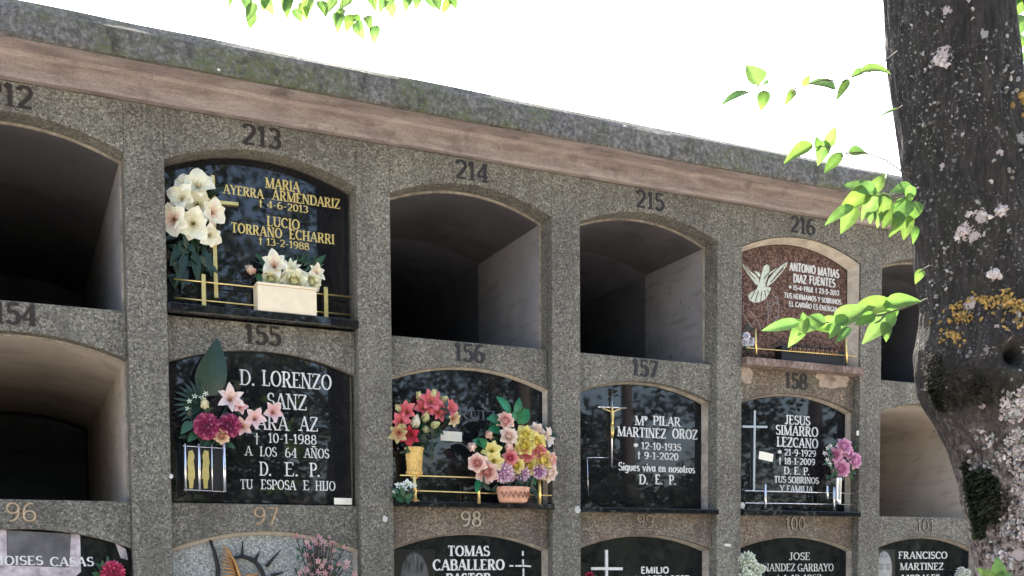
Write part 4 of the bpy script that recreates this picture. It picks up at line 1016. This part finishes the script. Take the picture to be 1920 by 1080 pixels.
def m_bark():
    m, t, b = nodes('lichened_bark'); p = pos(t)
    base = ramp(t, noi(t, pos(t, (55, 55, 15)), 1.0, 8, .75, 1.0), [(.30, (.005, .0045, .0045)), (.46, (.016, .0135, .0125)), (.62, (.040, .034, .030)), (.78, (.085, .074, .063))])
    mossm = ramp(t, noi(t, p, 7, 5, .7), [(.52, 0), (.70, .6)])
    base = mix(t, mossm, base, (.022, .024, .011))
    # height ramp: paler, scalier bark with more lichen low on the stem
    geo = N(t, 'ShaderNodeNewGeometry'); sx = N(t, 'ShaderNodeSeparateXYZ'); t.links.new(geo.outputs['Position'], sx.inputs[0])
    mr = N(t, 'ShaderNodeMapRange'); mr.inputs[1].default_value = surf(1850, 760).z; mr.inputs[2].default_value = surf(1850, 1000).z; t.links.new(sx.outputs[2], mr.inputs[0]); low = mr.outputs[0]
    scal = ramp(t, noi(t, pos(t, (1, 1, .8)), 85, 4, .65, .5), [(.43, 0), (.55, 1)])
    base = mix(t, math_(t, 'MULTIPLY', math_(t, 'MULTIPLY', scal, low), .85), base, (.17, .135, .125))
    scal2 = ramp(t, noi(t, p, 48, 5, .7, .3), [(.52, 0), (.62, 1)])
    base = mix(t, math_(t, 'MULTIPLY', math_(t, 'MULTIPLY', scal2, low), .85), base, (.33, .28, .27))
    # scattered pale lichen crumbs everywhere
    v = vor(t, p, 46, 'Distance'); sp = ramp(t, math_(t, 'ADD', v, math_(t, 'MULTIPLY', noi(t, p, 120, 3, .6), .35)), [(.30, 1), (.37, 0)])
    patch = ramp(t, noi(t, p, 6, 4, .7), [(.42, 0), (.58, 1)])
    base = mix(t, math_(t, 'MULTIPLY', math_(t, 'MULTIPLY', sp, patch), .8), base, (.20, .195, .18))
    v2 = ramp(t, noi(t, p, 150, 3, .6), [(.60, 0), (.67, .9)])
    base = mix(t, math_(t, 'MULTIPLY', v2, patch), base, (.22, .215, .20))
    def spot(base, px, py, rpx, col, sc=70, th=.5, amp=.9):
        c = surf(px, py); r = rpx*2.27/FPX
        d = N(t, 'ShaderNodeVectorMath'); d.operation = 'DISTANCE'; t.links.new(geo.outputs['Position'], d.inputs[0]); d.inputs[1].default_value = c
        q = math_(t, 'SUBTRACT', 1.0, math_(t, 'DIVIDE', d.outputs['Value'], r))
        q = math_(t, 'ADD', q, math_(t, 'MULTIPLY', math_(t, 'SUBTRACT', noi(t, p, sc, 4, .65), .5), 2.6*amp))
        return mix(t, ramp(t, q, [(th-.06, 0), (th+.06, 1)]), base, col)
    OC, OR, LP, LG = (.34, .22, .06), (.42, .24, .06), (.32, .27, .265), (.22, .22, .21)
    for px, py, r_, col in ((1768, 610, 26, OC), (1838, 592, 16, OR), (1868, 606, 16, OR), (1882, 232, 26, (.24, .19, .07))):
        base = spot(base, px, py, r_*.92, col, 150, .56, 1.15)
    for px, py, r_, col in ((1768, 462, 26, LP), (1792, 442, 24, LP), (1826, 432, 20, LP), (1782, 474, 18, LP), (1728, 150, 28, LP), (1733, 72, 14, LP), (1817, 545, 17, LP), (1785, 415, 13, LG), (1735, 340, 10, LP), (1823, 330, 11, LP), (1795, 120, 14, LG), (1868, 300, 22, LG), (1882, 330, 18, LG), (1780, 590, 18, LP), (1752, 700, 54, (.010, .009, .007)), (1800, 725, 50, (.012, .011, .008)), (1770, 765, 40, (.012, .010, .008)), (1842, 690, 26, (.006, .005, .005)), (1800, 685, 22, (.16, .13, .12)), (1872, 680, 26, LG), (1890, 705, 24, LG), (1900, 885, 34, LP), (1880, 930, 34, LP), (1860, 860, 22, LP), (1910, 985, 34, LP), (1890, 1010, 26, LP), (1868, 1040, 28, LP)):
        base = spot(base, px, py, r_, col, 130, .5, .85)
    t.links.new(base, b.inputs['Base Color']); b.inputs['Roughness'].default_value = .9; b.inputs['Specular IOR Level'].default_value = .3
    hgt = mix(t, .5, noi(t, pos(t, (60, 60, 14)), 1.0, 7, .75, .5), noi(t, p, 130, 5, .7))
    bump(t, b, hgt, .9, .008); return m
mb.build('trunk', m_bark(), tree)
def lichen(spots, n, cols, size, seed, name='lichen_crust'):
    "crusty raised scales on the bark, thickest towards the middle of each patch"
    rnd = random.Random(seed); mb = MB()
    for i in range(n):
        cx, cy, rx, ry = rnd.choice(spots); px, py = rnd.gauss(cx, rx), rnd.gauss(cy, ry); l, r = lerpo(py)
        if not l+2 < px < r-2: continue
        p = surf(px, py); c, _ = trunk_at(py); o = p-c; o.z = 0; o.normalize()
        if (p-KNOT).length < .034: continue
        if noise.noise(p*38) < -.08 or (size < .006 and noise.noise(p*15+Vector((3, 1, 2))) < .02): continue
        up = Vector((0, 0, 1)); sd_ = up.cross(o); R_ = size*rnd.uniform(.4, 1.5)*.5; col = rnd.choice(cols); q = rnd.uniform(.75, 1.15); col = tuple(x*q for x in col)
        dd = rnd.uniform(-.002, .004); V0, n_ = [], 7
        for ring, rr, hh in ((0, 1, -.004), (1, .92, .0025), (2, .5, .0038)):
            for j in range(n_):
                a = 6.283*j/n_; w_ = R_*rr*(1+.35*math.sin(a*2+i)+.25*math.sin(a*3+i*2)); V0.append(p+o*(hh+dd)+sd_*(w_*math.cos(a))+up*(w_*math.sin(a)*1.15))
        mb.add(V0, [(k_*n_+j, k_*n_+(j+1) % n_, (k_+1)*n_+(j+1) % n_, (k_+1)*n_+j) for k_ in (0, 1) for j in range(n_)]+[tuple(range(2*n_, 3*n_))], 0, [col]*len(V0))
    o_ = mb.build(name, CRUST, tree); o_['kind'] = 'stuff'; return o_
CRUST, t_, b_ = nodes('lichen_crust'); a_ = N(t_, 'ShaderNodeAttribute'); a_.attribute_name = 'pigment'
t_.links.new(mix(t_, 1, a_.outputs[0], ramp(t_, noi(t_, pos(t_), 220, 4, .7), [(.3, .55), (.7, 1.25)]), 'MULTIPLY'), b_.inputs[0]); b_.inputs['Roughness'].default_value = .95
bump(t_, b_, noi(t_, pos(t_), 300, 4, .7), .8, .003)
YC = [(.36, .22, .05), (.28, .18, .05), (.42, .26, .08), (.20, .15, .05)]; GC = [(.22, .22, .20), (.32, .31, .30), (.14, .14, .12), (.40, .38, .37)]; PC = [(.46, .39, .38), (.34, .28, .27), (.52, .47, .46), (.22, .18, .17)]
lichen([(1766, 608, 11, 13), (1754, 640, 6, 11), (1800, 588, 12, 8), (1838, 592, 16, 9), (1866, 606, 13, 12), (1846, 636, 13, 12), (1880, 232, 14, 9), (1890, 222, 10, 8)], 620, YC, .0062, 3)
lichen([(1780, 100, 60, 80), (1800, 300, 60, 110), (1830, 480, 60, 90), (1880, 240, 30, 90), (1900, 420, 30, 120), (1710, 300, 12, 160), (1745, 540, 10, 80)], 420, GC, .0055, 4)
lichen([(1882, 860, 34, 60), (1880, 960, 34, 60), (1870, 1040, 30, 40), (1905, 760, 18, 50), (1880, 700, 24, 40), (1850, 800, 22, 30)], 3600, PC+GC, .0068, 5)
lichen([(1768, 464, 9, 8), (1790, 440, 8, 5), (1824, 432, 5, 5), (1730, 150, 5, 10), (1817, 545, 4, 4), (1782, 470, 5, 5)], 150, PC[:1]+PC[2:3], .009, 6)
MOSS = m_leaf('moss', (.020, .026, .008), (.03, .042, .010), .25, .9); MOSSB = m_leaf('brown_moss', (.030, .026, .014), (.04, .04, .015), .2, .9)
def moss(cx, cy, rx, ry, n, L, mat, seed, droop=.7):
    random.seed(seed); mb = MB()
    for i in range(n):
        a = random.uniform(0, 6.28); q = math.sqrt(random.random()); px, py = cx+rx*q*math.cos(a), cy+ry*q*math.sin(a)
        c, rad = trunk_at(py); s_ = surf(px, py); out = (s_-c); out.z = 0; out.normalize()
        p = s_+out*random.uniform(-.004, .014); d = out*random.uniform(.1, .9)+Vector((random.gauss(0, .35), random.gauss(0, .35), random.gauss(-droop, .5))); d.normalize()
        l = L*random.uniform(.5, 1.3); e = p+d*l; s2 = d.orthogonal().normalized()*l*.16
        m_ = p.lerp(e, .5)+out*l*.08
        mb.add([p-s2, p+s2, m_+s2, m_-s2, e], [(0, 1, 2, 3), (3, 2, 4)], 0)
    o_ = mb.build('moss_clump', mat, tree); o_['kind'] = 'stuff'; return o_
moss(1818, 945, 24, 62, 2900, .017, MOSS, 3); moss(1798, 905, 10, 40, 700, .013, MOSS, 5); moss(1762, 738, 36, 38, 1000, .010, MOSSB, 4, .3); moss(1738, 750, 12, 26, 500, .011, MOSS, 6, .5); moss(1734, 700, 9, 34, 420, .008, MOSSB, 12, .5)
moss(1806, 748, 28, 30, 420, .009, MOSSB, 8, .3); moss(1838, 950, 18, 34, 450, .011, MOSSB, 9, .4)
random.seed(21)
LQ = [0]
def tleaf(mb, px, py, L, ang, wr=.42, dep=2.2, tilt=None, fold=.22):
    "leaf with its centre at a pixel, length in pixels, tip direction in degrees (0 right, 90 up)"
    k = dep/FPX; c = atd(px, py, dep); dx, dz = math.cos(R(ang)), math.sin(R(ang))
    zt = random.uniform(-.2, .2); d = _r*dx+_u*dz+_f*zt; d.normalize()
    n = tilt if tilt is not None else (-_f+_u*random.uniform(.0, .55)+_r*random.uniform(-.3, .3))
    blade(mb, c-d*L*k/2, c+d*L*k/2, L*k*(wr+.02)/2*1.1, n, random.uniform(-.02, .2), 0, random.uniform(.08, .5), 10, 4, .68)
def tw(mb, pts, dep, r0=.0022, r1=.0008):
    P = [atd(a, b, dep+(q[0] if q else 0)) for a, b, *q in pts]; n = len(P)
    mb.tube(P, [r0+(r1-r0)*i/(n-1) for i in range(n)], 6, 1)
def spray(leaves, twigs, dep, r0=.0022):
    mb = MB()
    for t_ in twigs: tw(mb, t_, dep, r0)
    for l in leaves: tleaf(mb, *l[:4], l[4] if len(l) > 4 else .46, dep+random.uniform(-.02, .02))
    mb.build('leafy_twig', [TREELEAF, TWIG], tree)
spray([(1411, 141, 46, 115, .78), (1377, 187, 64, 208, .22), (1430, 189, 40, 265, .55), (1437, 154, 14, 40, .5), (1480, 184, 42, 235, .34), (1541, 161, 56, 172, .52), (1512, 152, 24, 60, .5), (1580, 170, 46, 238, .30), (1641, 137, 62, 0, .36), (1608, 138, 30, 215, .5), (1664, 212, 44, 205, .12)][:-1],
      [[(1682, 96, .05), (1662, 112), (1640, 128), (1612, 138), (1580, 152), (1545, 150), (1516, 158), (1492, 166), (1470, 158), (1437, 156), (1424, 160)], [(1640, 128), (1625, 140)], [(1492, 166), (1484, 176)], [(1432, 158), (1432, 175)], [(1424, 160), (1400, 172)]], 2.22, .0016)
spray([(1664, 212, 44, 205, .12)], [[(1692, 198, .06), (1680, 206), (1664, 212)]], 2.22, .0014)
spray([(1497, 289, 62, 210, .42), (1541, 287, 48, 250, .50), (1558, 257, 40, 65, .50), (1562, 305, 48, 232, .46), (1608, 287, 36, -10, .55), (1530, 270, 28, 100, .5)],
      [[(1704, 330, .05), (1660, 300), (1620, 285), (1590, 287), (1555, 275), (1522, 275)], [(1590, 287), (1574, 294)]], 2.24, .0016)
spray([(1612, 352, 64, 165, .42), (1650, 345, 46, 60, .48), (1600, 380, 78, 215, .40), (1573, 404, 62, 212, .34), (1590, 412, 64, 240, .46), (1630, 385, 60, 245, .50), (1652, 388, 54, 262, .46), (1690, 358, 44, 190, .6), (1704, 366, 36, 265, .5), (1668, 405, 58, 240, .55), (1690, 400, 60, 235, .55), (1676, 420, 50, 250, .46), (1700, 425, 56, 255, .42), (1632, 402, 36, 275, .44), (1622, 398, 34, 250, .44), (1710, 400, 50, 240, .5), (1712, 440, 40, 262, .36), (1645, 410, 36, 270, .4)],
      [[(1722, 352, .06), (1700, 362), (1672, 368), (1645, 362), (1620, 362), (1590, 376)], [(1672, 368), (1668, 390)], [(1700, 362), (1690, 385)]], 2.2, .002)
spray([(1463, 612, 70, 190, .30), (1498, 612, 40, 130, .60), (1492, 628, 56, 240, .44), (1520, 614, 62, 215, .46), (1546, 612, 60, 190, .46), (1568, 606, 50, 205, .50), (1562, 622, 36, 235, .5), (1602, 590, 84, 20, .42), (1640, 578, 84, 12, .40), (1692, 570, 78, 8, .34), (1648, 616, 84, 222, .40), (1668, 590, 48, 250, .5), (1660, 622, 40, 270, .52), (1580, 628, 44, 228, .36), (1532, 600, 34, 150, .6), (1508, 600, 30, 100, .6), (1622, 600, 44, 205, .45),],
      [[(1738, 560, .06), (1700, 576), (1660, 588), (1620, 596), (1580, 602), (1540, 606), (1496, 604), (1476, 608)], [(1660, 588), (1650, 600), (1640, 606)]], 2.16, .002)
spray([(1722, 518, 30, 250, .5)], [[(1742, 498, .06), (1728, 506), (1724, 512)]], 2.16, .0016)
spray([(1906, 14, 46, 240, .6), (1911, 48, 44, 265, .6), (1914, 82, 38, 250, .6), (1898, 2, 36, 220, .5), (1930, 30, 44, 280, .5), (1916, 112, 30, 250, .4), (1940, 70, 44, 240, .5), (1925, 0, 40, 200, .5)], [[(1880, -60), (1915, -20), (1925, 30), (1926, 100)]], 2.75, .003)
spray([(1866, 1066, 44, 80, .7), (1848, 1078, 40, 140, .5), (1880, 1086, 46, 30, .5)], [[(1880, 1150, .1), (1868, 1110), (1864, 1085)]], 2.12, .002)
# limb reaching over the wall, its hanging leaves show at the top of the picture
lm = MB(); c0, _ = trunk_at(-900)
A_, B_, E_ = c0, atd(1330, -780, 3.0), atd(640, -110, 3.62)
L0 = [A_*(1-q)**2+B_*(2*q*(1-q))+E_*q*q+Vector((noise.noise(Vector((q*6, 1, 2))), noise.noise(Vector((q*6, 5, 2))), noise.noise(Vector((q*6, 9, 2)))))*.07*math.sin(3.14*q) for q in [k_/16 for k_ in range(17)]]+[atd(560, -84, 3.63), atd(470, -70, 3.64)]
lm.tube(L0, [.040*(1-k_/20)**1.3+.003 for k_ in range(19)], 10); lm.build('limb', TWIG, tree)
for k_ in range(4, 13):
    mb = MB()
    for h_ in range(2):
        d0 = Vector((random.gauss(0, .3), random.gauss(0, .3), abs(random.gauss(.1, .25)))); tip = L0[k_]+d0
        mb.tube([L0[k_], L0[k_]+d0*.5+Vector((0, 0, .04)), tip], [.004, .0025, .001], 6, 1)
        for l_ in range(9):
            p_ = L0[k_].lerp(tip, random.uniform(.25, 1.0)); d = Vector((random.gauss(0, 1), random.gauss(0, 1), random.gauss(-.5, .6))).normalized()
            blade(mb, p_, p_+d*.065, .016, (random.gauss(0, .4), random.gauss(0, .4), 1), .05, 0, .2, 6, 4)
    mb.build('leafy_twig', [TREELEAF, TWIG], tree)
lv = [(441, 2), (462, 6), (470, 22), (471, 38), (496, 6), (505, 12), (537, 2), (542, 16), (560, 30), (578, 10), (572, 22), (588, 4), (604, 18), (622, 14), (640, 30), (636, 44), (655, 44), (668, 38), (676, 58), (704, 66), (690, 44), (648, 8), (700, 4), (720, 8), (735, 18), (732, 4), (765, 8), (782, 6), (820, 6), (836, 12), (850, 4), (808, 2), (760, -8), (690, -10), (610, -12), (520, -14)]
for g in range(6):
    sub = lv[g::6]
    ex = [(random.uniform(430, 900), random.uniform(-130, -14)) for i in range(10)]
    spray([(x, y_, random.uniform(30, 42), random.choice((250, 265, 235, 285, 300))+random.uniform(-12, 12), .5) for x, y_ in sub]+[(x, y_, random.uniform(24, 36), random.uniform(180, 360), .5) for x, y_ in ex],
          [[(640, -110), ((sub[0][0]+640)/2, -80), (sub[0][0], -40), (sub[0][0], sub[0][1]-8)]]+[[(640, -110), ((x+640)/2, -90), (x+4, y_-30), (x, y_-8)] for x, y_ in sub[1:]+ex], 3.62, .0018)
# upper limbs and a loose crown out of the picture
for g, (dx, dy, dz) in enumerate(((-.7, -.9, 1.1), (.5, -1.0, 1.3), (1.2, -.3, .9), (-.2, -1.2, .7))):
    top, _ = trunk_at(-1450); lm = MB(); e = top+Vector((dx, dy, dz)); m_ = top.lerp(e, .5)+Vector((0, 0, .2)); lm.tube([top-Vector((0, 0, .1)), m_, e], [.06, .035, .012], 10); lm.build('limb', TWIG, tree)
    mb = MB()
    for i in range(260):
        p = m_.lerp(e, random.uniform(-.1, 1.3))+Vector((random.gauss(0, .30), random.gauss(0, .30), random.gauss(0, .25))); d = Vector((random.gauss(0, 1), random.gauss(0, 1), random.gauss(-.5, .6))).normalized()
        blade(mb, p, p+d*.065, .015, (random.gauss(0, .4), random.gauss(0, .4), 1), .05, 0, .2, 4, 2)
    mb.build('crown', [TREELEAF, TWIG], tree)

# ------------------------------------------------------------------ trees across the path, mirrored in the polished stone
def far_tree(seed, h):
    rnd = random.Random(seed); tr, cr = MB(), MB()
    tr.tube([(0, 0, 0), (.05, .02, h*.3), (-.05, .05, h*.6), (0, 0, h*.9)], [.22, .17, .11, .03], 10)
    for i in range(17):
        z = h*rnd.uniform(.2, .88); a = rnd.uniform(0, 6.28); L = (1-.55*z/h)*2.3*rnd.uniform(.6, 1.1); e = Vector((math.cos(a)*L, math.sin(a)*L, z+rnd.uniform(-.1, .9)))
        tr.tube([(0, 0, z), e*.5+Vector((0, 0, z*.5+.1)), e], [.06, .035, .01], 6)
        for c in range(3):
            o = Vector((0, 0, z)).lerp(e, .45+.3*c)+Vector((rnd.gauss(0, .25), rnd.gauss(0, .25), rnd.gauss(0, .2)))
            for l in range(105):
                p = o+Vector((rnd.gauss(0, .29), rnd.gauss(0, .29), rnd.gauss(0, .2))); d = Vector((rnd.gauss(0, 1), rnd.gauss(0, 1), rnd.gauss(0, .6))).normalized(); s_ = d.orthogonal().normalized()*.045; q = p+d*.16
                cr.add([p, p.lerp(q, .5)+s_, q, p.lerp(q, .5)-s_], [(0, 1, 2, 3)], 0)
    return tr, cr
hg = MB(); rnd = random.Random(5)  # leafy mass added out of view to keep the lower plaques dark
for i in range(9000):
    p = Vector((rnd.uniform(-9, 22), rnd.gauss(-9.6, .25), 2.5*rnd.random()**.8)); p.z *= 1+.12*math.sin(p.x*1.7)+.08*math.sin(p.x*5)
    d = Vector((rnd.gauss(0, 1), rnd.gauss(.5, 1), rnd.gauss(.2, 1))).normalized()*.2; s_ = d.orthogonal().normalized()*.07
    hg.add([p, p+d*.5+s_, p+d, p+d*.5-s_], [(0, 1, 2, 3)])
ho = hg.box((-9, -9.9, 0), (22, -9.5, 2.1)).build('backdrop', FARLEAF, None, 0, (6, -9.7, 0)); ho['label'] = 'long dark leafy hedge across the path, mirrored in the lower plaques'; ho['category'] = 'backdrop'
kinds = []
for i, (seed, h) in enumerate(((1, 8.6), (2, 9.8), (3, 7.6))):
    tr, cr = far_tree(seed, h)
    o = thing('tree', 'tall leafy tree across the path, mirrored in the polished plaques', 'tree', (0, 0, 0), 'trees across the path from the wall')
    kinds.append((o, tr.build('trunk', TWIG, o), cr.build('crown', FARLEAF, o)))
spots = [(-4.5, -10.5), (-1.2, -12.2), (1.6, -10.8), (4.4, -12.5), (7.0, -11.2), (10.0, -12.8), (13.2, -11.4), (16.5, -13.0), (3.0, -15.5), (8.6, -15.8), (-3.0, -15.2), (14.0, -16.0)]
for i, (x, y_) in enumerate(spots):
    src = kinds[i % 3]
    if i < 3: ro = src[0]
    else:
        ro = src[0].copy(); COL.objects.link(ro)
        for ch in src[1:]:
            c_ = ch.copy(); COL.objects.link(c_); c_.parent = ro
    ro.location = (x, y_, 0); ro.rotation_euler = (0, 0, i*1.3)
